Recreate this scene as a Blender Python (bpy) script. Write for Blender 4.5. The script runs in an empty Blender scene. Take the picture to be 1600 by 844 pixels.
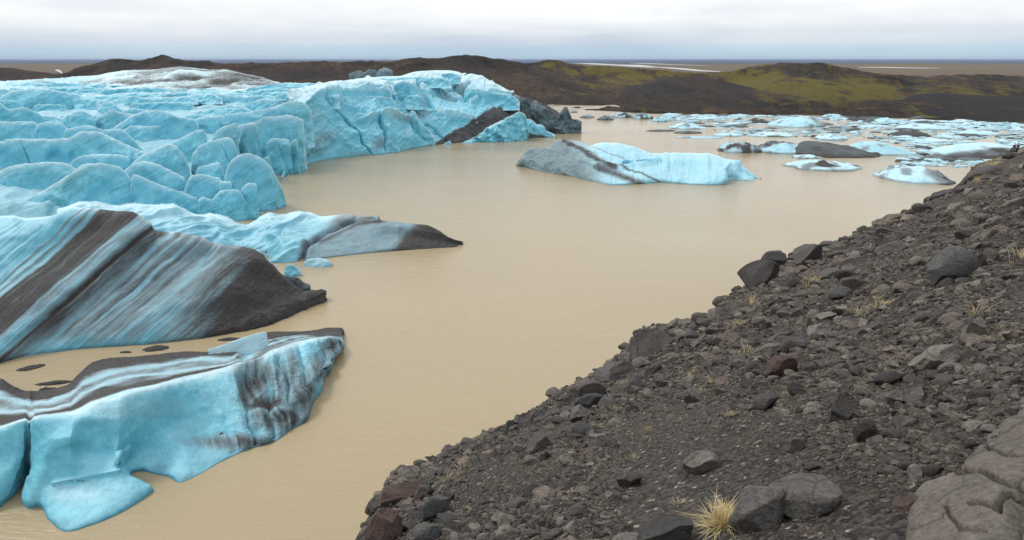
import bpy, math, random
import numpy as np
from mathutils import Vector
random.seed(7); RNG = np.random.default_rng(7)
scene = bpy.context.scene
COL = scene.collection
# ------------------------------------------------------------------ camera
F = 1100.0; PITCH = math.atan(330 / F); H = 40.0      # lake level is z = 0, the eye 40 m above it
cp, sp = math.cos(PITCH), math.sin(PITCH)
cam_d = bpy.data.cameras.new('camera'); cam = bpy.data.objects.new('camera', cam_d); COL.objects.link(cam)
cam_d.sensor_width = 36; cam_d.lens = F / 1600 * 36; cam_d.clip_end = 200000; cam_d.clip_start = 0.1
cam.location = (0, 0, H); cam.rotation_euler = (math.pi / 2 - PITCH, 0, 0); scene.camera = cam

def ray(px, py):
    a = (np.asarray(px, float) - 800) / F; u = (422 - np.asarray(py, float)) / F
    return a, cp + u * sp, -sp + u * cp
def at_d(px, py, d):                                  # point on the sight line at forward distance d
    x, y, z = ray(px, py); k = d / y
    return np.stack([x * k, np.broadcast_to(d, np.shape(x * k)) * 1.0, H + z * k], -1)
def at_z(px, py, z0=0.0):
    x, y, z = ray(px, py); k = (z0 - H) / z
    return np.stack([x * k, y * k, z0 + 0 * x * k], -1)

# ------------------------------------------------------------------ noise
def _hash(i, j, k, s):
    n = (i * 374761393 + j * 668265263 + k * 2147483647 + s * 1274126177) & 0xffffffff
    n = ((n ^ (n >> 13)) * 1274126177) & 0xffffffff
    n = ((n ^ (n >> 16)) * 2246822519) & 0xffffffff
    return ((n ^ (n >> 15)) & 0xffff) / 32767.5 - 1
def vnoise(p, s=0):
    q = np.floor(p).astype(np.int64); f = p - q; f = f * f * f * (f * (f * 6 - 15) + 10)
    i, j, k = q[..., 0], q[..., 1], q[..., 2]; fx, fy, fz = f[..., 0], f[..., 1], f[..., 2]
    def L(a, b, t): return a + (b - a) * t
    h = lambda a, b, c: _hash(i + a, j + b, k + c, s)
    return L(L(L(h(0,0,0), h(1,0,0), fx), L(h(0,1,0), h(1,1,0), fx), fy),
             L(L(h(0,0,1), h(1,0,1), fx), L(h(0,1,1), h(1,1,1), fx), fy), fz)
def fbm(p, o=4, s=0, g=0.5):
    r = 0; a = 1.0; t = 0
    for q in range(o):
        r = r + a * vnoise(p * (2.03 ** q) + q * 17.3, s + q); t += a; a *= g
    return r / t
def ridged(p, o=4, s=0):
    r = 0; a = 1.0; t = 0
    for q in range(o):
        r = r + a * (1 - np.abs(vnoise(p * (2.03 ** q) + q * 11.7, s + q)) * 2); t += a; a *= 0.5
    return r / t
def sstep(a, b, x):
    t = np.clip((x - a) / (b - a), 0, 1); return t * t * (3 - 2 * t)
def v3(x, y, z): return np.stack(np.broadcast_arrays(x, y, z), -1).astype(float)

# ------------------------------------------------------------------ objects
def meta(o, label=None, cat=None, group=None, kind=None):
    if label: o['label'] = label
    if cat: o['category'] = cat
    if group: o['group'] = group
    if kind: o['kind'] = kind
    return o
def mesh_np(name, V, faces, mat, parent=None, attrs=None, smooth=True, origin=None):
    V = np.asarray(V, float)
    if parent is not None: origin = np.array(parent.location)
    elif origin is None: origin = np.array([V[:, 0].mean(), V[:, 1].mean(), V[:, 2].min()])
    V = V - origin
    me = bpy.data.meshes.new(name); me.vertices.add(len(V)); me.vertices.foreach_set('co', V.astype(np.float32).ravel())
    nf, k = faces.shape
    me.loops.add(nf * k); me.loops.foreach_set('vertex_index', faces.astype(np.int32).ravel())
    me.polygons.add(nf); me.polygons.foreach_set('loop_start', np.arange(0, nf * k, k, dtype=np.int32))
    me.polygons.foreach_set('loop_total', np.full(nf, k, np.int32))
    me.polygons.foreach_set('use_smooth', np.full(nf, smooth))
    me.update(calc_edges=True); me.validate()
    for n, a in (attrs or {}).items():
        at = me.attributes.new(n, 'FLOAT', 'POINT'); at.data.foreach_set('value', np.asarray(a, np.float32).ravel())
    me.materials.append(mat)
    o = bpy.data.objects.new(name, me); COL.objects.link(o)
    if parent is not None: o.parent = parent
    else: o.location = origin
    return o
def grid_faces(n, m, wrap=False):
    i, j = np.meshgrid(np.arange(n - 1), np.arange(m if wrap else m - 1), indexing='ij')
    j2 = (j + 1) % m
    return np.stack([i * m + j, i * m + j2, (i + 1) * m + j2, (i + 1) * m + j], -1).reshape(-1, 4)
def grid_obj(name, P, mat, parent=None, attrs=None, smooth=True):
    n, m = P.shape[:2]; attrs = dict(attrs or {})
    if 'rind_skylight' in attrs and 'lay' not in attrs:        # height above tilted ice layers, in metres
        attrs['lay'] = -P[..., 0] * 0.47 + P[..., 2] * 0.88 + 0.15 * P[..., 1] + 1.2 * vnoise(P / 11.0, 3)
    return mesh_np(name, P.reshape(-1, 3), grid_faces(n, m), mat, parent, {k: np.broadcast_to(v, (n, m)).ravel() for k, v in (attrs or {}).items()}, smooth)
def empty(name, loc, label=None, cat=None, group=None):
    o = bpy.data.objects.new(name, None); COL.objects.link(o); o.location = [float(c) for c in loc]; o.empty_display_size = 0.5
    bpy.context.view_layer.update()
    return meta(o, label, cat, group)
def normals(P):
    a = np.gradient(P, axis=0); b = np.gradient(P, axis=1); n = np.cross(a, b)
    return n / (np.linalg.norm(n, axis=-1, keepdims=True) + 1e-9)

def hermite(t, K, T):                                 # monotone-ish cubic through keys K (n,c) at params T
    K = np.asarray(K, float); T = np.asarray(T, float)
    if len(T) == 2:
        w = ((t - T[0]) / (T[1] - T[0]))[:, None]; return K[0] * (1 - w) + K[1] * w
    dl = (K[1:] - K[:-1]) / (T[1:] - T[:-1])[:, None]
    m = np.zeros_like(K); m[0] = dl[0]; m[-1] = dl[-1]
    a, b = dl[:-1], dl[1:]
    m[1:-1] = np.where(a * b > 0, 2 * a * b / (a + b + 1e-12 * np.sign(a + b + 1e-30)), 0)
    i = np.clip(np.searchsorted(T, t, 'right') - 1, 0, len(T) - 2)
    h = (T[i + 1] - T[i])[:, None]; s = ((t - T[i]) / (T[i + 1] - T[i]))[:, None]
    return ((2*s**3 - 3*s*s + 1) * K[i] + (s**3 - 2*s*s + s) * h * m[i] + (-2*s**3 + 3*s*s) * K[i+1] + (s**3 - s*s) * h * m[i+1])
def row_pts(row):
    out = []
    for r in row:
        if len(r) == 2: w = at_z(r[0], r[1], 0.0)
        elif len(r) == 4: w = at_z(r[0], r[1], r[3])
        else: w = at_d(r[0], r[1], float(r[2]))
        out.append([*w, r[0], r[1]])
    return np.array(out, float)
def loft(rows, n, m, vs=None, um=None):
    """rows of traced points -> dense grid (m rows, n columns); channels x,y,z,px,py and v"""
    R = []
    for ri, row in enumerate(rows):
        K = row_pts(row)
        if um is not None:
            s = np.array(um[ri] if um[ri] is not None else [r[0] for r in row], float); s = (s - s[0]) / (s[-1] - s[0])
            R.append(hermite(np.linspace(0, 1, n), K, s)); continue
        s = np.r_[0, np.cumsum(np.hypot(np.diff(K[:, 3]), np.diff(K[:, 4])) + 1e-3)]; s /= s[-1]
        R.append(hermite(np.linspace(0, 1, n), K, s))
    R = np.array(R); L = len(rows)
    vs = np.arange(L) if vs is None else np.asarray(vs, float)
    tv = np.linspace(vs[0], vs[-1], m)
    G = hermite(tv, R.reshape(L, -1), vs).reshape(m, n, 5)
    return G[..., :3], G[..., 3], G[..., 4], np.broadcast_to(tv[:, None], (m, n))
def seg_dist(sx, sy, poly):
    best = np.full(sx.shape, 1e9)
    for (x0, y0), (x1, y1) in zip(poly[:-1], poly[1:]):
        dx, dy = x1 - x0, y1 - y0; t = np.clip(((sx - x0) * dx + (sy - y0) * dy) / (dx*dx + dy*dy + 1e-9), 0, 1)
        best = np.minimum(best, np.hypot(sx - x0 - t * dx, sy - y0 - t * dy))
    return best

# ------------------------------------------------------------------ materials
def new_mat(name, rough=0.6, spec=0.3):
    m = bpy.data.materials.new(name); m.use_nodes = True; nt = m.node_tree
    b = nt.nodes['Principled BSDF']; b.inputs['Roughness'].default_value = rough; b.inputs['Specular IOR Level'].default_value = spec
    return m, nt, b
class N:
    def __init__(s, nt): s.nt = nt
    def put(s, sock, v):
        if isinstance(v, (int, float)): sock.default_value = v
        elif isinstance(v, tuple): sock.default_value = v if len(v) == len(sock.default_value) else (*v, 1)
        else: s.nt.links.new(v, sock)
    def noise(s, vec, scale, det=4, rough=0.55, dist=0, out='Fac'):
        n = s.nt.nodes.new('ShaderNodeTexNoise'); s.put(n.inputs['Vector'], vec); n.inputs['Scale'].default_value = scale
        n.inputs['Detail'].default_value = det; n.inputs['Roughness'].default_value = rough; n.inputs['Distortion'].default_value = dist
        return n.outputs[out]
    def voro(s, vec, scale, out='Distance', feature='F1', rnd=1):
        n = s.nt.nodes.new('ShaderNodeTexVoronoi'); n.feature = feature; s.put(n.inputs['Vector'], vec); n.inputs['Scale'].default_value = scale
        n.inputs['Randomness'].default_value = rnd
        return n.outputs[out]
    def ramp(s, fac, stops, interp='LINEAR'):
        n = s.nt.nodes.new('ShaderNodeValToRGB'); r = n.color_ramp; r.interpolation = interp
        while len(r.elements) < len(stops): r.elements.new(0.5)
        for e, (p, c) in zip(r.elements, stops):
            e.position = p; e.color = (c, c, c, 1) if isinstance(c, (int, float)) else (*c, 1)
        s.put(n.inputs[0], fac); return n.outputs[0]
    def mix(s, fac, a, b, mode='MIX'):
        n = s.nt.nodes.new('ShaderNodeMix'); n.data_type = 'RGBA'; n.blend_type = mode
        s.put(n.inputs[0], fac); s.put(n.inputs[6], a); s.put(n.inputs[7], b); return n.outputs[2]
    def math(s, op, a, b=0.0, clamp=False):
        n = s.nt.nodes.new('ShaderNodeMath'); n.operation = op; n.use_clamp = clamp; s.put(n.inputs[0], a); s.put(n.inputs[1], b); return n.outputs[0]
    def attr(s, name, out='Fac'):
        n = s.nt.nodes.new('ShaderNodeAttribute'); n.attribute_name = name; return n.outputs[out]
    def geo(s, out='Position'): return s.nt.nodes.new('ShaderNodeNewGeometry').outputs[out]
    def mapping(s, vec, rot=(0,0,0), scale=(1,1,1), loc=(0,0,0)):
        n = s.nt.nodes.new('ShaderNodeMapping'); s.put(n.inputs[0], vec); n.inputs['Rotation'].default_value = rot
        n.inputs['Scale'].default_value = scale; n.inputs['Location'].default_value = loc; return n.outputs[0]
    def bump(s, h, dist, strength=1.0, normal=None):
        n = s.nt.nodes.new('ShaderNodeBump'); s.put(n.inputs['Height'], h); n.inputs['Distance'].default_value = dist; n.inputs['Strength'].default_value = strength
        if normal is not None: s.put(n.inputs['Normal'], normal)
        return n.outputs[0]
    def sep(s, vec, i):
        n = s.nt.nodes.new('ShaderNodeSeparateXYZ'); s.put(n.inputs[0], vec); return n.outputs[i]

R_ = math.radians
def ice_material(name, sc=1.0, streak=1.0, blue=(0.165, 0.56, 0.71), deep=(0.085, 0.40, 0.54), rind_skylight=(0.66, 0.84, 0.88), tilt=32):
    m, nt, b = new_mat(name, 0.42, 0.35); n = N(nt); pos = n.geo()
    def layered(a, b_):
        cx = nt.nodes.new('ShaderNodeCombineXYZ'); n.put(cx.inputs[0], n.math('MULTIPLY', n.attr('lay'), a))
        n.put(cx.inputs[1], n.math('MULTIPLY', n.sep(pos, 0), b_)); n.put(cx.inputs[2], n.math('MULTIPLY', n.math('ADD', n.sep(pos, 1), n.sep(pos, 2)), b_)); return cx.outputs[0]
    strat = layered(1.0 / sc, 0.10 / sc)
    lay0 = n.noise(strat, 0.9, 7, 0.62, 0.3); blk = n.noise(pos, 0.35 / sc, 7, 0.65)
    lay = n.mix(0.65 * streak, blk, lay0)
    layf = n.noise(layered(4.0 / sc, 0.3 / sc), 1.0, 5, 0.6, 0.3)
    hair = n.ramp(n.noise(layered(2.6 / sc, 0.12 / sc), 1.0, 6, 0.7, 0.2), [(0.54, 0.0), (0.66, 1.0)])
    big = n.noise(pos, 0.09 / sc, 5, 0.6)
    c = n.mix(n.ramp(lay, [(0.38, 0.0), (0.62, 1.0)]), deep, blue)
    c = n.mix(n.math('MULTIPLY', n.ramp(big, [(0.42, 0.0), (0.68, 1.0)]), 0.40), c, (0.22, 0.56, 0.68))
    c = n.mix(n.math('MULTIPLY', n.ramp(layf, [(0.55, 0.0), (0.72, 1.0)]), 0.30 * streak), c, (0.50, 0.74, 0.80))
    c = n.mix(n.math('MULTIPLY', hair, 0.60 * streak), c, (0.07, 0.22, 0.28))
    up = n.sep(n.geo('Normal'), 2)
    rfac = n.math('ADD', n.attr('rind_skylight'), n.math('MULTIPLY', n.ramp(up, [(0.55, 0.0), (0.98, 1.0)]), 0.30), True)  # weathered white crust, plus sky brightness painted onto up-facing ice
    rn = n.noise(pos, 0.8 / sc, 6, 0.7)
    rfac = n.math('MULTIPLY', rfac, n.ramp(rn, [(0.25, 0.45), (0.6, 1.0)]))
    c = n.mix(n.math('MULTIPLY', rfac, 0.82), c, rind_skylight)
    # dirt
    fine = n.noise(pos, 3.5 / sc, 8, 0.75); 
    d = n.attr('dirt')
    dd = n.math('ADD', d, n.math('MULTIPLY', n.math('SUBTRACT', n.noise(strat, 2.2, 8, 0.7, 0.4), 0.5), n.math('ADD', n.math('MULTIPLY', d, 1.0), 0.06)))
    dd = n.math('ADD', dd, n.math('MULTIPLY', n.math('SUBTRACT', fine, 0.5), n.math('MULTIPLY', n.math('ADD', d, 0.06), 1.3)))
    dfac = n.ramp(dd, [(0.10, 0.0), (0.45, 0.68), (0.95, 1.0)])
    dc = n.mix(n.ramp(fine, [(0.35, 0.0), (0.68, 1.0)]), (0.022, 0.021, 0.022), (0.105, 0.098, 0.094))
    dc = n.mix(n.ramp(dd, [(0.35, 1.0), (0.8, 0.0)]), dc, (0.19, 0.19, 0.19))
    c = n.mix(dfac, c, dc)
    wet = n.ramp(n.math('ADD', n.sep(pos, 2), n.math('MULTIPLY', n.noise(pos, 0.6, 4), 0.7)), [(0.45, 1.0), (0.95, 0.0)])
    c = n.mix(n.math('MULTIPLY', wet, 0.8), c, n.mix(1.0, c, (0.42, 0.52, 0.55), 'MULTIPLY'))
    speck = n.ramp(n.noise(pos, 9 / sc, 3, 0.6), [(0.66, 0.0), (0.72, 1.0)])
    c = n.mix(n.math('MULTIPLY', speck, 0.25), c, (0.09, 0.08, 0.08))
    n.put(b.inputs['Base Color'], c)
    n.put(b.inputs['Roughness'], n.math('ADD', n.math('MULTIPLY', dfac, 0.35), 0.42, True))
    bh = n.math('ADD', n.math('MULTIPLY', lay, 0.9), n.math('ADD', n.math('MULTIPLY', fine, n.math('ADD', n.math('MULTIPLY', d, 0.5), 0.18)), n.math('MULTIPLY', layf, 0.25)))
    n.put(b.inputs['Normal'], n.bump(bh, (0.35 + 0.55 * streak) * sc, 0.75))
    return m
ICE = ice_material('glacier_ice', 1.6, rind_skylight=(0.76, 0.90, 0.93))
ICE_NEAR = ice_material('near_ice', 0.8, streak=0.28, blue=(0.125, 0.44, 0.57), deep=(0.07, 0.31, 0.43), rind_skylight=(0.60, 0.80, 0.85))
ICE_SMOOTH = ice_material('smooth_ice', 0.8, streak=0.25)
ICE_FAR = ice_material('floating_ice', 1.2, blue=(0.25, 0.58, 0.70), deep=(0.12, 0.43, 0.57), rind_skylight=(0.60, 0.80, 0.86), streak=0.6)

def rock_material(name, c0, c1, c2, sc=1.0, spec=0.35, rough=0.75):
    m, nt, b = new_mat(name, rough, spec); n = N(nt); pos = n.geo(); t = n.attr('tone')
    oi = nt.nodes.new('ShaderNodeObjectInfo').outputs['Random']
    big = n.noise(pos, 1.6 / sc, 6, 0.65); fine = n.noise(pos, 22 / sc, 6, 0.75)
    c = n.mix(n.ramp(big, [(0.35, 0.0), (0.65, 1.0)]), c0, c1)
    tt = t
    c = n.mix(n.ramp(tt, [(0.0, 0.0), (0.5, 0.3), (0.8, 0.5), (1.0, 1.0)]), c, c2)
    c = n.mix(n.ramp(tt, [(0.90, 0.0), (0.97, 0.6)], 'LINEAR'), c, (0.085, 0.055, 0.042))
    c = n.mix(1.0, c, n.ramp(fine, [(0.3, 0.5), (0.7, 1.6)]), 'MULTIPLY')
    spots = n.ramp(n.voro(pos, 30 / sc), [(0.08, 1.0), (0.16, 0.0)])
    c = n.mix(n.math('MULTIPLY', spots, 0.25), c, (0.22, 0.21, 0.19))
    ln = n.ramp(n.voro(n.mapping(pos, scale=(1, 1, 1.6)), 1.5 / sc, 'Distance', 'DISTANCE_TO_EDGE'), [(0.0, 0.35), (0.025, 1.0)])
    c = n.mix(0.7, c, n.mix(1.0, c, ln, 'MULTIPLY'))
    n.put(b.inputs['Base Color'], c)
    h = n.math('ADD', n.math('MULTIPLY', n.noise(pos, 7 / sc, 10, 0.78), 1.0), n.math('MULTIPLY', n.voro(pos, 40 / sc), -0.25))
    n.put(b.inputs['Normal'], n.bump(h, 0.06 * sc, 0.9))
    return m
ROCK = rock_material('basalt', (0.042, 0.039, 0.037), (0.085, 0.079, 0.073), (0.20, 0.188, 0.17))
ROCK_MIX = rock_material('mixed_stones', (0.022, 0.019, 0.017), (0.052, 0.044, 0.038), (0.23, 0.20, 0.165))
ROCK_DARK = rock_material('dark_basalt', (0.028, 0.025, 0.024), (0.052, 0.048, 0.045), (0.068, 0.062, 0.058))
ROCK_PALE = rock_material('pale_basalt', (0.120, 0.107, 0.092), (0.185, 0.165, 0.142), (0.22, 0.20, 0.175), 1.0)
BEDROCK = rock_material('bedrock', (0.115, 0.098, 0.082), (0.175, 0.152, 0.128), (0.20, 0.18, 0.155), 1.0)
ROCK_GREEN = rock_material('smooth_basalt', (0.065, 0.07, 0.068), (0.085, 0.09, 0.087), (0.10, 0.10, 0.097))
ROCK_SLAB = rock_material('slab_rock', (0.080, 0.074, 0.068), (0.115, 0.108, 0.098), (0.13, 0.12, 0.11))
ROCK_RED = rock_material('rusty_rock', (0.050, 0.033, 0.032), (0.085, 0.052, 0.046), (0.10, 0.065, 0.05))

def gravel_material():
    m, nt, b = new_mat('scree_gravel', 0.85, 0.25); n = N(nt); pos = n.geo()
    big = n.noise(n.mapping(pos, rot=(0, 0, R_(20)), scale=(1, 0.5, 1)), 0.28, 6, 0.65)
    cell = n.voro(pos, 26, 'Color'); cell2 = n.voro(pos, 9, 'Color')
    g = n.sep(cell, 0); g2 = n.sep(cell2, 1)
    c = n.mix(n.ramp(big, [(0.38, 0.0), (0.62, 1.0)]), (0.022, 0.019, 0.017), (0.050, 0.041, 0.033))
    c = n.mix(n.ramp(g, [(0.30, 0.0), (0.95, 0.8)]), c, (0.115, 0.105, 0.095))
    c = n.mix(n.math('MULTIPLY', n.ramp(g2, [(0.7, 0.0), (0.95, 1.0)]), 0.5), c, (0.085, 0.062, 0.045))
    c = n.mix(n.ramp(g, [(0.965, 0.0), (0.985, 0.9)]), c, (0.33, 0.30, 0.25))
    n.put(b.inputs['Base Color'], c)
    h = n.math('ADD', n.math('MULTIPLY', n.voro(pos, 26), -0.5), n.math('ADD', n.math('MULTIPLY', n.voro(pos, 9), -1.0), n.noise(pos, 2.5, 8, 0.7)))
    n.put(b.inputs['Normal'], n.bump(h, 0.08, 1.0)); return m
GRAVEL = gravel_material()

def hill_material():
    m, nt, b = new_mat('moraine', 0.95, 0.1); n = N(nt); pos = n.geo()
    p = n.mapping(pos, scale=(1, 0.35, 1.6))
    a = n.noise(p, 0.022, 8, 0.62); f = n.noise(p, 0.22, 8, 0.72)
    c = n.mix(n.ramp(a, [(0.40, 0.0), (0.60, 1.0)]), (0.036, 0.032, 0.030), (0.082, 0.058, 0.042))
    c = n.mix(1.0, c, n.ramp(f, [(0.30, 0.50), (0.72, 1.6)]), 'MULTIPLY')
    moss = n.attr('moss')
    mf = n.math('ADD', moss, n.math('MULTIPLY', n.math('SUBTRACT', n.noise(p, 0.05, 9, 0.75), 0.5), 4.0))
    c = n.mix(n.ramp(mf, [(0.40, 0.0), (0.75, 0.85)]), c, n.mix(f, (0.10, 0.082, 0.020), (0.20, 0.165, 0.038)))
    c = n.mix(n.attr('coal'), c, n.mix(f, (0.016, 0.016, 0.018), (0.052, 0.050, 0.052)))
    st = n.ramp(n.noise(p, 1.6, 3, 0.6), [(0.70, 0.0), (0.76, 1.0)])
    c = n.mix(n.math('MULTIPLY', st, 0.5), c, (0.20, 0.19, 0.18))
    n.put(b.inputs['Base Color'], c); n.put(b.inputs['Normal'], n.bump(n.math('ADD', f, n.noise(p, 0.9, 6, 0.7)), 3.0, 1.0)); return m
HILL = hill_material()
def plain_material():
    m, nt, b = new_mat('outwash_plain', 0.95, 0.1); n = N(nt); pos = n.geo()
    p = n.mapping(pos, scale=(0.25, 1, 1))
    a = n.noise(p, 0.0022, 8, 0.65)
    c = n.ramp(a, [(0.36, (0.080, 0.070, 0.064)), (0.48, (0.125, 0.088, 0.062)), (0.56, (0.13, 0.105, 0.05)), (0.66, (0.085, 0.085, 0.082))])
    c = n.mix(n.ramp(n.noise(n.mapping(pos, scale=(0.12, 1, 1)), 0.0035, 6, 0.6, 1.0), [(0.66, 0.0), (0.69, 0.8)]), c, (0.34, 0.34, 0.35))
    n.put(b.inputs['Base Color'], c); return m
PLAIN = plain_material()
def flat_mat(name, col, rough=0.9, var=0.3, sc=0.01, spec=0.2):
    m, nt, b = new_mat(name, rough, spec); n = N(nt)
    f = n.noise(n.geo(), sc, 6, 0.65)
    n.put(b.inputs['Base Color'], n.mix(1.0, (*col, 1), n.ramp(f, [(0.3, 1 - var), (0.7, 1 + var)]), 'MULTIPLY')); return m
RIVER = flat_mat('river_silt', (0.36, 0.36, 0.37), 0.35, 0.25, 0.03, 0.5)
SEA = flat_mat('sea', (0.012, 0.045, 0.11), 0.6, 0.2, 0.0003, 0.1)

def water_material():
    m, nt, b = new_mat('silty_water', 0.16, 0.5); n = N(nt); pos = n.geo()
    a = n.noise(n.mapping(pos, scale=(0.5, 1, 1)), 0.018, 5, 0.55, 0.4)
    c = n.mix(a, (0.325, 0.258, 0.152), (0.390, 0.318, 0.198))
    n.put(b.inputs['Base Color'], c); b.inputs['IOR'].default_value = 1.33
    w = n.mapping(pos, rot=(0, 0, R_(18)), scale=(0.55, 1.6, 1))
    h = n.math('ADD', n.math('MULTIPLY', n.noise(w, 1.6, 4, 0.6, 0.3), 0.7), n.math('MULTIPLY', n.noise(w, 0.35, 3, 0.5), 0.8))
    n.put(b.inputs['Normal'], n.bump(h, 0.12, 1.0))
    n.put(b.inputs['Roughness'], n.ramp(n.noise(n.mapping(pos, rot=(0, 0, R_(-12)), scale=(0.35, 1, 1)), 0.03, 4, 0.6, 0.8), [(0.35, 0.08), (0.65, 0.24)])); return m
WATER = water_material()

# ------------------------------------------------------------------ world, sun
def make_world():
    w = bpy.data.worlds.new('World'); scene.world = w; w.use_nodes = True; nt = w.node_tree; nt.nodes.clear(); n = N(nt)
    sky = nt.nodes.new('ShaderNodeTexSky'); sky.sky_type = 'NISHITA'; sky.sun_disc = False
    sky.sun_elevation = R_(48); sky.sun_rotation = R_(SUN_AZ); sky.dust_density = 2
    bg = nt.nodes.new('ShaderNodeBackground'); n.put(bg.inputs[0], sky.outputs[0]); bg.inputs[1].default_value = 0.08
    tc = nt.nodes.new('ShaderNodeTexCoord').outputs['Generated']
    z = n.sep(tc, 2)
    wv = n.mapping(tc, scale=(2.0, 2.0, 13))
    nz = n.noise(wv, 1.7, 7, 0.55, 0.25)
    nz2 = n.noise(n.mapping(tc, scale=(1.5, 1.5, 34), loc=(3, 1, 0)), 1.4, 5, 0.5, 0.2)
    zz = n.math('ADD', z, n.math('MULTIPLY', n.math('SUBTRACT', nz2, 0.5), 0.022))
    base = n.ramp(zz, [(0.0, (0.40, 0.56, 0.66)), (0.012, (0.44, 0.56, 0.67)), (0.028, (0.58, 0.64, 0.71)), (0.050, (0.80, 0.82, 0.84)), (0.085, (0.92, 0.925, 0.93)), (0.2, (0.92, 0.93, 0.95)), (1.0, (0.86, 0.88, 0.92))])
    cl = n.mix(1.0, base, n.ramp(nz, [(0.32, (0.84, 0.87, 0.91)), (0.50, (1.0, 1.0, 1.0)), (0.66, (1.12, 1.10, 1.06))]), 'MULTIPLY')
    bc = nt.nodes.new('ShaderNodeBackground'); n.put(bc.inputs[0], cl); bc.inputs[1].default_value = 1.0
    mx = nt.nodes.new('ShaderNodeMixShader'); mx.inputs[0].default_value = 0.92
    nt.links.new(bg.outputs[0], mx.inputs[1]); nt.links.new(bc.outputs[0], mx.inputs[2])
    out = nt.nodes.new('ShaderNodeOutputWorld'); nt.links.new(mx.outputs[0], out.inputs[0])
SUN_DIR = Vector((-0.62, 0.28, 0.80)).normalized()     # towards the sun
SUN_AZ = math.degrees(math.atan2(SUN_DIR.x, SUN_DIR.y))
make_world()
sd = bpy.data.lights.new('sun', 'SUN'); sd.energy = 1.5; sd.angle = R_(12); sd.color = (1, 0.96, 0.9)
so = bpy.data.objects.new('sun', sd); COL.objects.link(so); so.rotation_euler = SUN_DIR.to_track_quat('Z', 'Y').to_euler()
scene.view_settings.view_transform = 'Standard'; scene.view_settings.look = 'None'; scene.view_settings.exposure = 0.32

# ------------------------------------------------------------------ ground, lake, plain, sea
def sheet(name, xs, ys, hf, mat, kind='structure', attrs=None):
    X, Y = np.meshgrid(xs, ys); P = np.stack([X, Y, hf(X, Y)], -1)
    return meta(grid_obj(name, P, mat, attrs=attrs), kind=kind)
yy = np.r_[np.linspace(-400, 480, 12), np.linspace(500, 900, 30), np.linspace(920, 3000, 60), np.geomspace(3100, 90000, 40)]
xx = np.r_[-np.geomspace(90000, 1500, 18), np.linspace(-1400, 1400, 60), np.geomspace(1500, 90000, 18)]
def plain_h(X, Y):
    shore = sstep(640, 720, Y + np.where(X < -150, 60, 0))
    return -6 + 8.0 * shore + 0.8 * vnoise(v3(X / 180, Y / 180, 0)) * sstep(700, 900, Y)
sheet('ground', xx, yy, plain_h, PLAIN)
sheet('water', np.linspace(-900, 1100, 3), np.linspace(-300, 700, 3), lambda X, Y: 0 * X, WATER)
sheet('sea', np.linspace(-95000, 95000, 9), np.r_[6500, 20000, 50000, 95000], lambda X, Y: 0 * X + 4.0, SEA)

def ribbon(name, pts, z, label=None):               # flat pale channel on the plain, traced along both banks
    top = at_z(np.array([p[0] for p in pts]), np.array([p[1] for p in pts]), z); bot = at_z(np.array([p[0] for p in pts]), np.array([p[2] for p in pts]), z)
    P = np.stack([bot, (top + bot) / 2, top])
    return meta(grid_obj(name, P, RIVER), kind='structure')
ribbon('river', [(890,98,98.5), (930,99,101), (965,101,102.8), (1000,101.5,105), (1030,104.4,106)], 3.2)
ribbon('river', [(1020,104.2,104.6), (1040,105,106.6), (1070,107,109.5), (1090,109,111.2), (1135,112.5,113)], 3.2)
ribbon('river', [(985,98.6,98.9), (1010,98.8,99.8), (1060,101,101.6), (1110,103,103.3)], 3.3)
ribbon('river', [(1380,120.5,121), (1400,120,122.5), (1440,120,123), (1480,121,124), (1530,122.5,126), (1610,124,127.5)], 3.2)
ribbon('river', [(1340,105,105.5), (1380,104.7,106), (1440,106,107), (1470,106.4,106.8)], 3.4)
ribbon('river', [(540,94.6,95), (560,94.2,95.6), (580,94.5,95.4)], 3.6)
ribbon('road', [(86,109.5,110.5), (90,108.6,111.6), (94,109.5,113.5), (97,113,116)], 3.2)

def hill_loft(name, rows, n, m, amp, moss=None, coal=0.0, seed=0, vs=None):
    P, sx, sy, v = loft(rows, n, m, vs)
    q = P / 70.0; e = sstep(0, 0.25, v / v.max()) * (1 - 0.75 * np.exp(-((v - KREST) / 0.35) ** 2))
    P = P.copy(); P[..., 2] += amp * fbm(q + seed, 6, seed) * e + amp * 0.55 * (ridged(q * 2.0 + seed, 6, seed) - .3) * e
    mo = moss(sx, sy) if moss else 0.0 * sx
    co = coal(sx, sy) if callable(coal) else coal + 0 * sx
    return meta(grid_obj(name, P, HILL, attrs={'moss': mo, 'coal': co}), kind='structure')
def blob(sx, sy, lst):
    r = 0 * sx
    for x, y, rx, ry, a in lst: r = np.maximum(r, a * np.exp(-((sx - x) / rx) ** 2 - ((sy - y) / ry) ** 2))
    return r
KREST = 3
sky1 = [(85,122),(105,118),(120,112),(150,102.5),(185,91.5),(200,93),(215,94),(240,90),(256,87),(275,92),(320,96),(400,98.5),(440,98),(480,96),(520,95),(555,96),(600,96),(650,92),(690,89.5),(720,84.5),(745,85),(770,90),(800,94),(825,97),(862,94.5),(892,100),(939,107),(1016,109),(1062,112),(1093,113),(1139,114),(1170,106),(1200,101),(1240,98.5),(1277,100),(1323,108),(1354,114),(1391,122),(1422,129),(1460,133),(1500,134),(1560,137),(1640,141)]
dsky = lambda x: float(np.interp(x, [0, 300, 500, 720, 900, 1100, 1250, 1400, 1640], [900, 860, 900, 880, 1050, 1120, 950, 900, 900]))
crest = [(x, y, dsky(x)) for x, y in sky1]
shore = [(85,168),(300,168),(600,168),(862,170.5),(923,172),(1016,177),(1100,179),(1200,179.5),(1300,183),(1400,187),(1500,190.5),(1640,195)]
def under(x, y, dy, dd): return (x, y + dy, dsky(x) - dd)
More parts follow.
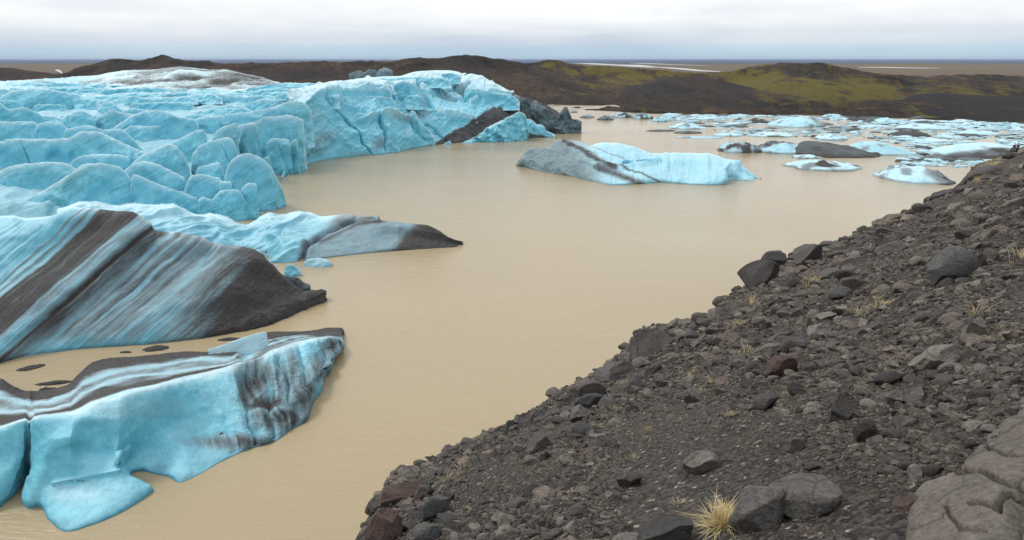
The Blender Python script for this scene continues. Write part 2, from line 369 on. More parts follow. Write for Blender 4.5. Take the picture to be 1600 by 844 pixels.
mid1 = [(x, np.interp(x, [0, 300, 720, 900, 1100, 1250, 1450, 1640], [140, 138, 140, 146, 150, 150, 160, 166]), dsky(x) - np.interp(x, [0, 720, 1100, 1640], [190, 190, 330, 260])) for x, y in sky1[::2] + sky1[-1:]]
mid2 = [(x, y + np.interp(x, [0, 200, 720, 1000, 1250, 1640], [10, 12, 22, 12, 22, 10]), dsky(x) - 60) for x, y in sky1]
back = [(x, y + 4, dsky(x) + 90) for x, y in sky1]
back2 = [(x, y, 1500, -8) if False else (x, 118, dsky(x) + 260) for x, y in sky1]
under_shore = [(x, y + 4, *at_z(x, y)[1:2] - 3) for x, y in shore]
hill_loft('hills', [under_shore, shore, mid1, mid2, crest, back, back2], 900, 150, 7.0,
          lambda sx, sy: .22 * sstep(800, 900, sx) + blob(sx, sy, [(1180,128,48,22,.95),(1260,140,80,16,.9),(1370,142,60,14,.9),(1330,128,40,14,.5),(985,122,50,7,.75),(940,112,70,7,.7),(1040,115,50,5,.75),(860,100,50,5,.45),(620,99,60,5,.35),(540,101,60,6,.3),(240,98,80,6,.15)]),
          lambda sx, sy: blob(sx, sy, [(735,98,48,24,.75),(860,165,200,10,.4),(250,125,200,12,.8),(480,118,90,10,.9),(1240,105,35,8,.45),(1100,160,200,14,.3)]), seed=3)
KREST = 2
def mound(sky, d, face, coal, moss=None, seed=0, amp=4, base=None):
    cr = [(x, y, d) for x, y in sky]
    f = base or [(x, y + face, d - 110) for x, y in sky]
    ff = [(x, y + 3, (at_z(x, y)[1] if len(p) == 2 else p[2]) - 4) for p in f for x, y in [p[:2]]]
    bk = [(x, y + 10, d + 90) for x, y in sky]
    return hill_loft('hills', [ff, f, cr, bk], 400, 60, amp, moss, coal, seed)
mound([(930,168),(960,152),(985,136),(1016,129),(1056,121),(1087,118.5),(1124,126),(1170,136),(1230,150),(1290,170)], 760, 0, 0.55, seed=5,
      base=[(930,173.5),(1016,176.5),(1100,178.5),(1200,179),(1290,183)])
mound([(1400,141),(1428,135),(1456,131),(1486,124),(1533,125.5),(1560,127),(1600,129),(1650,131)], 820, 30, 0.15, lambda sx, sy: blob(sx, sy, [(1500,146,90,14,.85)]), seed=8)
mound([(1270,176),(1300,164),(1329,156),(1369,153),(1397,150),(1462,147),(1508,149),(1560,150),(1600,150),(1660,151)], 700, 0, 0.93, seed=9, amp=3,
      base=[(1270,181.5),(1300,182.8),(1400,186.5),(1500,190),(1600,193),(1660,196)])
mound([(-60,103),(0,106),(15,106),(40,110),(70,113.5),(100,119),(125,124)], 820, 22, 0.35, lambda sx, sy: blob(sx, sy, [(30,110,60,6,.3)]), seed=12, amp=2)

# ------------------------------------------------------------------ glacier
glacier = empty('glacier', (-120, 260, 0), 'blue crevassed glacier tongue ending in ice cliffs at the lake', 'glacier')
def resample(pts, step):
    K = np.array([[p[0], p[1], (p[2] if len(p) > 2 else 0)] for p in pts], float)
    s = np.r_[0, np.cumsum(np.hypot(np.diff(K[:, 0]), np.diff(K[:, 1])))]
    n = max(24, int(s[-1] / step)); return hermite(np.linspace(0, s[-1], n), K, s)
PROF = [(-1.0, 1.0), (-0.45, 0.22), (-0.14, 0.03), (0.0, 0.0), (0.06, 0.045), (0.17, 0.20), (0.35, 0.48), (0.63, 0.76), (1.0, 1.0)]
SEED = [100]
def serac(crest, D, h=12, fd=6, bd=7, zf=None, dirt=0.0, rind_skylight=1.0, parent=None, name='serac', mat=None, step=0.8, rough=1.0, prof=None, jag=1.0, pale=0, edge=True):
    SEED[0] += 1; sd_ = SEED[0]
    K = resample(crest, step); n = len(K); t = np.linspace(0, 1, n)
    K[:, 1] += jag * (fbm(v3(K[:, 0] / 6.0, sd_, 0), 4, sd_) + 0.5 * fbm(v3(K[:, 0] / 2.0, sd_, 0), 2, sd_))
    d = D if np.isscalar(D) else D[0] + (D[1] - D[0]) * t
    d = d * np.ones(n)
    C = at_d(K[:, 0], K[:, 1], d)
    z0 = np.full(n, C[:, 2].max() - h) if zf is None else np.full(n, float(zf))
    hh = np.maximum(C[:, 2] - z0, 0.05)
    dirv = -C[:, :2] / np.linalg.norm(C[:, :2], axis=1, keepdims=True)
    pr = prof or PROF; m = 44
    L = len(pr); kk = np.arange(L); tv = np.linspace(0, L - 1, m)
    pf = hermite(tv, np.array(pr, float), kk)
    sc = np.clip(hh / hh.max(), 0.15, 1)[None, :] ** 0.6
    off = np.where(pf[:, :1] > 0, pf[:, :1] * fd, pf[:, :1] * bd) * sc
    drop = pf[:, 1:2] * hh[None, :]
    P = np.empty((m, n, 3)); P[..., 0] = C[:, 0] + dirv[:, 0] * off; P[..., 1] = C[:, 1] + dirv[:, 1] * off; P[..., 2] = C[:, 2] - drop
    fr = np.clip(pf[:, :1], 0, 1) * np.ones((1, n))
    S = max(fd, 3.0)
    q = P / S
    layer = v3((P[..., 0] * 0.84 + P[..., 2] * 0.54) / (S * 2.4), P[..., 1] / (S * 3), (-P[..., 0] * 0.54 + P[..., 2] * 0.84) / (S * 0.16))
    away = sstep(0.0, 0.25, np.abs(pf[:, :1])) * np.ones((1, n))
    push = S * rough * (0.40 * (0.22 - np.abs(fbm(q * 0.75, 5, sd_))) + 0.10 * fbm(q * .5, 3, sd_ + 1) + 0.17 * (ridged(q * 1.1 + 5, 5, sd_) - 0.3) + 0.05 * fbm(layer, 4, sd_) + 0.045 * (ridged(q * 4 + 3, 3, sd_) - .3)) * (0.12 + 0.88 * away)
    ck = np.abs(vnoise(v3(P[..., 0] / (S * 1.5) + P[..., 2] / (S * 3) + .25 * fbm(q, 3, sd_ + 2), sd_ * 1.3, 0 * P[..., 0]), sd_ + 3))
    push -= S * (0.10 if sd_ % 3 == 0 else 0.0) * np.exp(-(ck / 0.03) ** 2) * away
    P[..., 0] += dirv[:, 0] * push; P[..., 1] += dirv[:, 1] * push
    P[..., 2] += S * 0.035 * rough * fbm(q * 2.2 + 9, 4, sd_)
    rd = rind_skylight * np.where(pf[:, :1] <= 0, 0.75, 1.25 * np.exp(-pf[:, :1] / 0.045)) * np.ones((1, n)) + (pale if pale else 0)  # bright crest rim in the colour: weathered ice and painted sky light
    if edge: rd = np.maximum(rd, 0.55 * rind_skylight * np.exp(-(1 - t)[None, :] * n / 5) * np.ones((m, 1)))
    dt = dirt(P, K, pf) if callable(dirt) else dirt + 0.0 * rd
    dt = dt + 0.10 * sstep(0.25, 0.6, fbm(q * 0.5 + 31, 4, sd_))
    return grid_obj(name, P, mat or ICE, parent if parent is not None else glacier, {'rind_skylight': np.clip(rd, 0, 1.2), 'dirt': np.clip(dt, 0, 1.2)})

# the body under the crests
def body_row(d, zs): return [(px, 0, d, z) for px, z in zs]
def body():
    ds = np.array([176, 181, 190, 215, 250, 300, 350, 420, 520, 640, 760]); zz = np.array([-2, 3, 4, 7, 12, 16.5, 19, 19, 16, 11, 0.])
    xs = np.linspace(-1.25, 0.10, 300)
    D = np.interp(np.linspace(0, 10, 220), np.arange(11), ds); Z = np.interp(np.linspace(0, 10, 220), np.arange(11), zz)
    X = xs[None, :] * 0 + 0; a = np.linspace(-0.95, np.array(np.interp(D, [176, 215, 260, 300, 340, 400, 500, 640, 760], [-0.46, -0.40, -0.335, -0.27, -0.24, -0.22, -0.30, -0.36, -0.4])), 300).T
    P = np.stack([a * D[:, None], D[:, None] + 0 * a, Z[:, None] + 0 * a], -1)
    P[..., 2] -= 7.5 * sstep(0.93, 1.0, np.linspace(0, 1, 300))[None, :] * 1.5
    P[..., 2] += 3.0 * fbm(P / v3(16, 30, 30), 5, 4) + 1.5 * ridged(P / v3(9, 22, 22), 4, 5)
    dt = 0.15 + 0.35 * sstep(440, 600, D)[:, None] * sstep(-0.1, 0.4, fbm(P / v3(60, 40, 40), 4, 9))
    grid_obj('ice_body', P, ICE, glacier, {'rind_skylight': 0.12 + 0 * dt, 'dirt': dt})
body()
# dirty, snow-pale back of the glacier behind the blue fins
def back_field():
    sky = [(-70,124),(0,125),(30,123.5),(80,121),(130,117),(150,116),(175,111),(200,108),(240,107),(262,104),(280,102.5),(300,104),(330,107.5),(350,107),(370,111),(400,117),(425,124),(450,131),(480,136)]
    D = [590]*4 + [600]*12 + [540, 500, 470]
    cr = [(x, y, d) for (x, y), d in zip(sky, D)]
    r1 = [(x, np.interp(x, [-70, 150, 280, 400, 480], [133, 127, 122, 130, 140]), np.interp(x, [-70, 300, 480], [500, 500, 430])) for x, y in sky]
    r2 = [(x, np.interp(x, [-70, 150, 280, 400, 480], [143, 140, 138, 138, 146]), np.interp(x, [-70, 300, 480], [420, 430, 390])) for x, y in sky]
    r3 = [(x, np.interp(x, [-70, 150, 280, 400, 480], [152, 152, 150, 149, 154]), np.interp(x, [-70, 300, 480], [370, 380, 350])) for x, y in sky]
    bk = [(x, y + 9, d + 130) for (x, y, d) in cr]
    P, sx, sy, v = loft([[(x, y + 40, d - 6) for x, y, d in r3], r3, r2, r1, cr, bk], 700, 220); v = v - 1
    P = P.copy(); q = P / v3(22, 26, 30)
    e = 1 - 0.93 * np.exp(-((v - 3) / 0.35) ** 2)
    rg = ridged(v3(P[..., 0] / 26 + P[..., 1] / 90, P[..., 1] / 22 - P[..., 0] / 55, 0), 5, 21)
    P[..., 2] += e * (2.2 * fbm(q, 5, 20) + 3.6 * (rg - 0.5) + 1.3 * (ridged(q * 3, 4, 24) - .4)) - 1.0
    dirty = 0.30 * sstep(.60, .36, rg) * sstep(90, 200, sx) + blob(sx, sy, [(370,122,60,10,.75),(260,126,60,5,.55),(330,134,70,4,.6),(430,136,40,6,.7),(300,118,50,5,.35)]) + 0.30 * sstep(0.0, 0.5, fbm(q * v3(1, 1, 1) * 0.9 + 7, 5, 27)) + 0.25 * sstep(0.3, 0.0, rg)
    grid_obj('snowy_ice_field', P, ICE, glacier, {'rind_skylight': 0.35 + 0.6 * sstep(100, 230, sx), 'dirt': np.clip(dirty, 0, 1)})
back_field()

FINS = [  # crest, distance, options; back to front
 ([(100,150),(120,145),(140,146),(160,144),(175,140),(190,138),(212,136),(232,137),(250,139),(270,141),(287,144),(310,147),(330,150),(350,156)], 400, dict(h=14)),
 ([(260,152),(290,148),(312,147),(340,143),(370,141),(400,139),(425,134),(450,129),(480,133),(500,137),(520,146)], 400, dict(h=16)),
 ([(-60,142),(-20,141),(0,139),(20,140),(60,146),(110,152)], 390, dict(h=14)),
 ([(-60,165),(-30,158),(0,152),(20,143),(35,140),(50,139),(70,139),(85,141),(100,144),(117,147),(130,151),(140,155),(145,160),(146,172)], 335, dict(h=16, fd=9)),
 ([(140,172),(143,158),(155,157),(175,157),(190,154),(207,150),(222,152),(237,154),(255,152),(275,151),(295,149),(312,147),(335,148),(355,149),(380,151),(400,149),(430,150),(460,153)], 345, dict(h=14, fd=9)),
 ([(390,160),(400,159),(412,155),(425,151),(445,145),(462,141),(475,144),(500,143),(525,142),(550,144),(570,150)], 345, dict(h=16, fd=8)),
 ([(148,188),(152,172),(158,165),(164,160),(175,161),(187,168),(200,172),(212,172)], 300, dict(h=12)),
 ([(190,174),(205,169),(220,171),(235,172),(260,180),(280,188)], 298, dict(h=10)),
 ([(280,186),(290,180),(310,178),(330,181),(345,184)], 285, dict(h=8)),
 ([(305,186),(317,179),(327,172),(337,167),(350,165),(362,164),(375,165),(382,167),(392,172)], 300, dict(h=12)),
 ([(360,172),(370,170),(382,164),(392,160),(400,157),(415,155),(435,156),(450,165)], 310, dict(h=12)),
 ([(-60,160),(-25,158),(0,161),(8,166),(14,170),(24,169),(35,168),(50,172),(60,177),(66,181),(80,182),(95,184),(102,192)], 272, dict(h=14)),
 ([(88,200),(94,190),(100,183),(106,179),(110,182),(113,195)], 262, dict(h=10)),
 ([(109,198),(110,181),(113,176),(117,174),(127,173),(137,176),(143,180),(148,184),(150,196)], 258, dict(h=10)),
 ([(136,204),(143,194),(150,186),(162,178),(175,171),(183,173),(190,175),(210,179),(226,182),(235,190)], 262, dict(h=12, dirt=0.12)),
 ([(172,205),(182,196),(195,187),(204,182),(212,178),(225,174),(235,173),(245,172),(256,174),(265,177),(275,181),(282,184),(300,186),(310,192)], 256, dict(h=13)),
 ([(186,214),(190,205),(200,199),(207,196),(222,197),(237,197),(255,195),(275,192),(300,186),(320,183),(345,181),(360,178),(375,176),(400,173),(418,169),(432,166),(445,160),(458,159),(470,159),(480,165),(487,174)], (246, 282), dict(h=17, fd=9, dirt=0.10)),
 ([(-60,188),(0,190),(25,190),(50,190),(56,192),(60,196),(65,201),(69,212)], 238, dict(h=14)),
 ([(55,208),(57,196),(65,192),(75,190),(85,191),(95,192),(101,196),(106,204)], 236, dict(h=12)),
 ([(98,216),(103,203),(118,199),(137,196),(148,199),(160,203),(175,202),(187,202),(194,205),(200,210),(208,217),(215,225),(228,237)], 228, dict(h=14)),
 ([(336,212),(338,205),(345,202),(358,198),(370,196),(385,193),(400,190),(412,184),(430,182),(452,180),(462,182),(474,187)], (250, 268), dict(h=22, fd=7, rough=1.3)),
 ([(388,232),(392,222),(394,212),(398,207),(402,213),(404,240)], 246, dict(h=20, fd=4)),
 ([(413,262),(414,240),(416,226),(424,218),(432,216),(444,217),(452,219),(455,232),(456,262)], 256, dict(zf=-2, fd=5)),
 ([(450,270),(452,235),(456,222),(463,218),(467,236),(470,268)], 258, dict(zf=-2, fd=4)),
 ([(404,285),(408,262),(414,246),(420,244),(424,258),(428,276)], 238, dict(zf=-2, fd=4)),
 ([(-60,226),(-20,223),(0,221),(18,218),(37,217),(70,217),(107,216),(114,212),(125,207),(137,205),(150,205),(163,209),(175,215),(188,221),(200,227),(214,233),(228,238),(240,246)], 216, dict(h=17, fd=9)),
 ([(266,228),(272,221),(282,216),(295,210),(306,205),(317,202),(320,206),(323,215),(322,226),(318,238)], 226, dict(h=14, dirt=0.1)),
 ([(325,236),(330,220),(337,207),(345,200),(355,196),(368,192),(371,205),(372,230)], 236, dict(h=15, dirt=0.15)),
 ([(373,236),(375,215),(378,200),(386,194),(396,192),(402,200),(406,226),(408,250)], 240, dict(h=18, fd=4)),
 ([(108,262),(112,254),(118,249),(125,245),(140,242),(155,240),(172,241),(187,242),(197,244),(202,247),(205,260)], 206, dict(h=12)),
 ([(200,268),(205,258),(214,248),(225,240),(238,235),(250,230),(260,227),(270,226),(276,229),(282,235),(289,246),(296,260)], 204, dict(h=15, fd=7, dirt=0.08)),
 ([(298,262),(300,245),(304,236),(309,230),(320,225),(332,220),(344,216),(355,214),(361,216),(365,220),(368,228),(370,236),(368,256)], 208, dict(h=18, fd=6)),
 ([(306,272),(309,263),(318,260),(327,257),(334,255),(341,253),(345,259),(349,268),(353,282)], 200, dict(h=12)),
 ([(-60,272),(-30,270),(0,267),(8,263),(17,260),(45,256),(77,253),(90,253),(102,254),(110,258),(119,265),(128,276)], 196, dict(h=16, fd=8)),
 ([(192,280),(194,268),(203,261),(212,255),(225,252),(236,254),(247,257),(258,262),(270,268),(280,273),(287,277),(290,286),(293,298)], 194, dict(h=16, fd=7, dirt=0.06)),
 ([(288,300),(292,285),(296,278),(301,274),(314,273),(327,274),(337,277),(345,280),(346,292),(348,310)], 190, dict(h=16, fd=6)),
 ([(343,300),(344,283),(352,283),(362,286),(363,300),(364,312)], 189, dict(h=14, fd=5)),
 ([(350,300),(352,270),(357,258),(365,249),(375,242),(388,240),(401,244),(414,251),(424,262),(433,278),(441,296),(447,315)], (190, 197), dict(zf=-2, fd=6)),
 ([(-60,350),(-20,338),(0,330),(28,317),(57,304),(80,290),(103,276),(122,263),(131,257),(150,256),(176,258),(186,261),(193,266),(200,273),(205,283),(210,300),(215,325)], 184, dict(zf=-2, fd=7)),
 ([(203,325),(204,300),(205,280),(210,272),(222,277),(239,284),(256,291),(272,297),(284,301),(296,305),(300,307),(306,308),(309,318),(312,336)], 182, dict(zf=-2, fd=5)),
 ([(374,328),(376,300),(380,292),(388,287),(395,286),(400,287),(402,300),(405,330)], 181, dict(zf=-2, fd=3)),
 ([(309,334),(310,313),(316,308),(323,310),(330,312),(338,304),(345,298),(358,297),(372,297),(378,304),(383,314),(389,332)], 180, dict(zf=-2, fd=4)),
]
for c_, d_, k_ in FINS: serac(c_, d_, **k_)

# the long ice cliff at the lake
def cliff():
    w = [(440,282),(452,270),(467,261),(500,252),(560,244),(600,241),(625,236),(650,231),(675,227),(700,224.5),(740,221),(790,215),(830,211),(866,207)]
    wd = lambda x: float(np.interp(x, [p[0] for p in w], [at_z(*p)[1] for p in w]))
    foot = [(x, y + 5, wd(x) - 0.5) for x, y in w]
    lo = [(443,255,wd(452)+2),(466,232,wd(467)+3),(500,224,wd(500)+4),(560,218,wd(560)+5),(600,216,wd(600)+6),(640,208,wd(640)+8),(680,206,wd(680)+9),(740,203,wd(740)+8),(800,198,wd(800)+6),(835,200,wd(835)+5),(872,202,wd(866)+5)]
    mi = [(446,215,wd(452)+6),(468,196,wd(467)+8),(495,190,wd(500)+11),(540,186,wd(540)+16),(600,182,wd(600)+17),(650,178,wd(650)+22),(700,178,wd(700)+22),(745,176,wd(745)+20),(800,174,wd(800)+14),(840,184,wd(840)+10),(880,195,wd(866)+9)]
    le = [(448,182,wd(452)+14),(470,168,wd(467)+16),(490,156,wd(490)+22),(512,148,wd(512)+30),(562,147,wd(562)+34),(612,147,wd(612)+38),(650,149,wd(650)+42),(680,152,wd(680)+48),(720,154,wd(720)+46),(760,152,wd(760)+36),(800,156,wd(800)+24),(845,166,wd(845)+16),(884,187,wd(866)+12)]
    tp = [(450,140,wd(452)+55),(480,136,wd(480)+65),(510,130,wd(510)+75),(535,127,wd(535)+82),(575,121.5,wd(575)+88),(625,119,wd(625)+88),(650,112.5,wd(650)+88),(675,110.5,wd(675)+86),(700,110,wd(700)+82),(718,113.5,wd(718)+78),(725,119,wd(725)+76),(737,116,wd(737)+74),(750,119,wd(750)+70),(762,125,wd(762)+62),(787,137,wd(787)+44),(800,146,wd(800)+34),(830,156,wd(830)+26),(860,168,wd(860)+20),(886,184,wd(866)+16)]
    bk = [(x, y + 16, d + 50) for x, y, d in tp]
    P, sx, sy, v = loft([foot, w, lo, mi, le, tp, bk], 1100, 420, vs=[0, 0.3, 1, 2, 3, 4.4, 5])
    n_ = normals(P); s = np.where(n_[..., 1:2] > 0, -1, 1); n_ = n_ * s
    q = P / 14.0
    fac = sstep(0.2, 0.8, v) * (1 - 0.85 * np.exp(-((v - 4.4) / 0.22) ** 2))
    w1 = q + 0.6 * v3(fbm(q * .6 + 3, 3, 41), fbm(q * .6 + 8, 3, 42), fbm(q * .6 + 13, 3, 43))
    disp = 3.0 * fbm(w1 * 0.6, 5, 44) + 2.6 * (ridged(w1 * 0.8, 5, 45) - 0.45) + 0.35 * (ridged(w1 * 3.0, 4, 46) - .4)
    lay = v3((P[..., 0] * 0.7 + P[..., 2] * 0.7) / 30, P[..., 1] / 40, (-P[..., 0] * 0.7 + P[..., 2] * 0.7) / 1.5)
    disp += 0.40 * fbm(lay, 3, 47)
    cr = [([(545,190),(560,205),(565,215),(575,235),(582,243)],1.1,3.5),([(510,150),(517,163),(530,172),(545,190)],1.4,3),([(610,135),(620,150),(630,170),(636,185)],1.4,3.5),([(655,127),(660,140),(668,152),(675,162)],2.5,5),([(720,122),(712,135),(725,150),(735,160)],2.2,4),([(665,195),(680,205),(700,222)],1.2,2.5),([(792,158),(795,175)],1.0,3),([(445,175),(462,210),(465,250)],2.0,5),([(590,180),(600,205),(606,235)],1.6,4),([(735,130),(722,140),(700,140)],1.6,3),([(560,135),(580,132),(600,146),(640,150)],1.3,3),([(480,140),(560,133),(640,128)],1.4,3)]
    for pl, wd_, dp in cr: disp -= dp * np.exp(-(seg_dist(sx + 2.5 * fbm(q * 2, 3, 60), sy + 2 * fbm(q * 2 + 9, 3, 61), pl) / wd_) ** 2)
    ledges = [([(478,160),(500,147),(560,147),(612,147),(650,148)],2.5,3.0),([(560,190),(600,180),(640,188)],4,3),([(680,175),(700,182),(735,188)],5,4),([(735,165),(765,145),(800,148)],3,3)]
    for pl, wd_, dp in ledges: disp += dp * np.exp(-(seg_dist(sx, sy, pl) / wd_) ** 2)
    P = P + n_ * (disp * fac)[..., None]
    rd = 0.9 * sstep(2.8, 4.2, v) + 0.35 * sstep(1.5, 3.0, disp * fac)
    # the dark sediment wedge running up to the right, grey rubble beyond it
    line = np.interp(sx, [600, 660, 700, 737, 770, 800, 830], [260, 232, 210, 190, 166, 148, 146])
    dt = 0.95 * sstep(-1.5, 3.5, sy - line) * sstep(640, 690, sx)
    dt = np.maximum(dt, 0.55 * sstep(795, 822, sx) * (0.5 + 0.8 * fbm(q * 1.2, 4, 66)))
    dt = np.maximum(dt, blob(sx, sy, [(500,235,22,18,.45),(520,205,20,14,.3),(480,200,12,20,.3),(490,180,22,14,.4),(510,220,30,26,.45),(650,180,26,8,.4),(590,225,14,16,.4),(700,150,20,10,.3),(725,140,10,14,.35),(640,130,30,8,.2),(540,240,50,4,.3),(625,190,18,6,.35),(700,165,16,8,.15)]) * (0.6 + 0.9 * fbm(lay * v3(1, 1, .35), 4, 67)))
    dt += 0.25 * np.exp(-((sy - np.interp(sx, [w_[0] for w_ in w], [w_[1] for w_ in w])) / 1.2) ** 2)
    grid_obj('ice_cliff', P, ICE, glacier, {'lay': (-P[..., 0] * .7 + P[..., 2] * .75 + P[..., 1] * .2) + 2 * fbm(P / 18, 3, 48), 'rind_skylight': np.clip(rd, 0, 1), 'dirt': np.clip(dt, 0, 1.1)})
cliff()
MORE = [
 ([(566,150),(572,140),(580,134),(590,132),(597,131),(603,135),(612,146)], 352, dict(h=8, fd=5)),
 ([(612,142),(616,133),(628,127),(640,128),(650,134),(656,142),(662,155),(668,165)], 368, dict(h=12, fd=6)),
 ([(590,128),(600,124),(625,121),(648,120),(668,121),(690,122),(705,128)], 398, dict(h=6, fd=5)),
 ([(520,128),(545,126),(575,123),(600,122),(620,124)], 390, dict(h=6, fd=5)),
 ([(628,160),(640,150),(652,148),(662,154),(667,162),(655,166)], 358, dict(h=7, fd=5, dirt=0.1)),
 ([(500,156),(530,150),(570,150),(605,152),(618,158)], 336, dict(h=7, fd=4)),
 ([(722,170),(726,145),(732,137),(745,138),(765,143),(785,145),(800,149),(812,158)], 398, dict(h=12, fd=7)),
 ([(546,226),(549,205),(552,180),(560,176),(572,178),(583,182),(586,195),(592,215)], 322, dict(h=16, fd=5)),
 ([(607,172),(618,172),(626,174),(628,180)], 350, dict(h=5, fd=4)),
 ([(632,232),(634,200),(638,184),(644,172),(649,176),(655,188),(666,200),(680,214)], 345, dict(zf=-2, fd=6)),
 ([(598,225),(598,200),(603,190),(610,185),(613,188),(620,187),(628,191),(636,203),(641,215),(646,226),(650,234)], 336, dict(zf=-2, fd=7, dirt=0.30, rough=1.5)),
 ([(576,242),(578,236),(586,231),(592,230),(600,223),(608,219),(613,223),(617,228),(624,233),(626,239)], 316, dict(zf=-2, fd=4)),
 ([(676,165),(680,172),(690,176),(700,175),(706,180),(716,184),(722,186),(735,182),(748,190)], 388, dict(h=6, fd=5, rough=2.0)),
 ([(700,196),(708,189),(720,184),(730,183),(740,187),(746,191)], 374, dict(h=3, fd=3)),
]
for c_, d_, k_ in MORE: serac(c_, d_, **k_)
rf = random.Random(5)
for i in range(64):                                   # low folds of the upper glacier, running up to the right
    if i < 40:
        x0 = rf.uniform(-60, 420); y0 = rf.uniform(127, 150); dd = float(np.interp(y0, [124, 130, 140, 152], [560, 480, 410, 350]))
        if x0 > 110 and y0 < 140: y0 = rf.uniform(139, 151); dd = float(np.interp(y0, [139, 152], [395, 350]))
    elif i < 54: x0 = rf.uniform(380, 490); y0 = rf.uniform(128, 150); dd = float(np.interp(y0, [122, 152], [395, 330])) + (x0 - 400) * .12
    else: x0 = rf.uniform(-60, 380); y0 = rf.uniform(150, 200); dd = float(np.interp(y0, [150, 200], [340, 245])) 
    w_ = rf.uniform(40, 110); a_ = rf.uniform(2.5, 6) ; k_ = rf.uniform(.35, .65)
    pts = [(x0 + w_ * t, y0 + a_ * (1 - math.sin(math.pi * min(1, max(0, t ** (0.7 if k_ < .5 else 1.3)))) ** .7) + (-.04 * w_ * t)) for t in (0, .08, .2, .35, .5, .65, .8, .92, 1)]
    serac(pts, dd, h=rf.uniform(3, 6), fd=rf.uniform(3, 6), bd=8, jag=1.4)
# pale crest folds on the cliff top
for c_, d_ in [([(440,170),(470,158),(500,152),(530,148)],318),([(400,178),(430,170),(455,168)],290),([(690,116),(705,114),(720,118)],412)]: serac(c_, d_, h=6, fd=4)

# ------------------------------------------------------------------ big floating bergs
def berg(name, label, cat, rows, n, m, vs, crest_v, dispf, dirtf, rind_skylight_f, mat, layf=None, um=None, group=None):
    P, sx, sy, v = loft(rows, n, m, vs, um)
    P = dispf(P.copy(), sx, sy, v); 
    ex = {'lay': layf(P, sx, sy, v)} if layf else {}
    o = grid_obj(name, P, mat, None, {**ex, 'rind_skylight': np.clip(rind_skylight_f(P, sx, sy, v), 0, 1), 'dirt': np.clip(dirtf(P, sx, sy, v), 0, 1.2)})
    return meta(o, label, cat, group)
def wl(x, y, dd=0.0): return float(at_z(x, y)[1]) + dd
def foot_of(row, dy=12): return [(x, y + dy, wl(x, y)) for x, y in [r[:2] for r in row]]

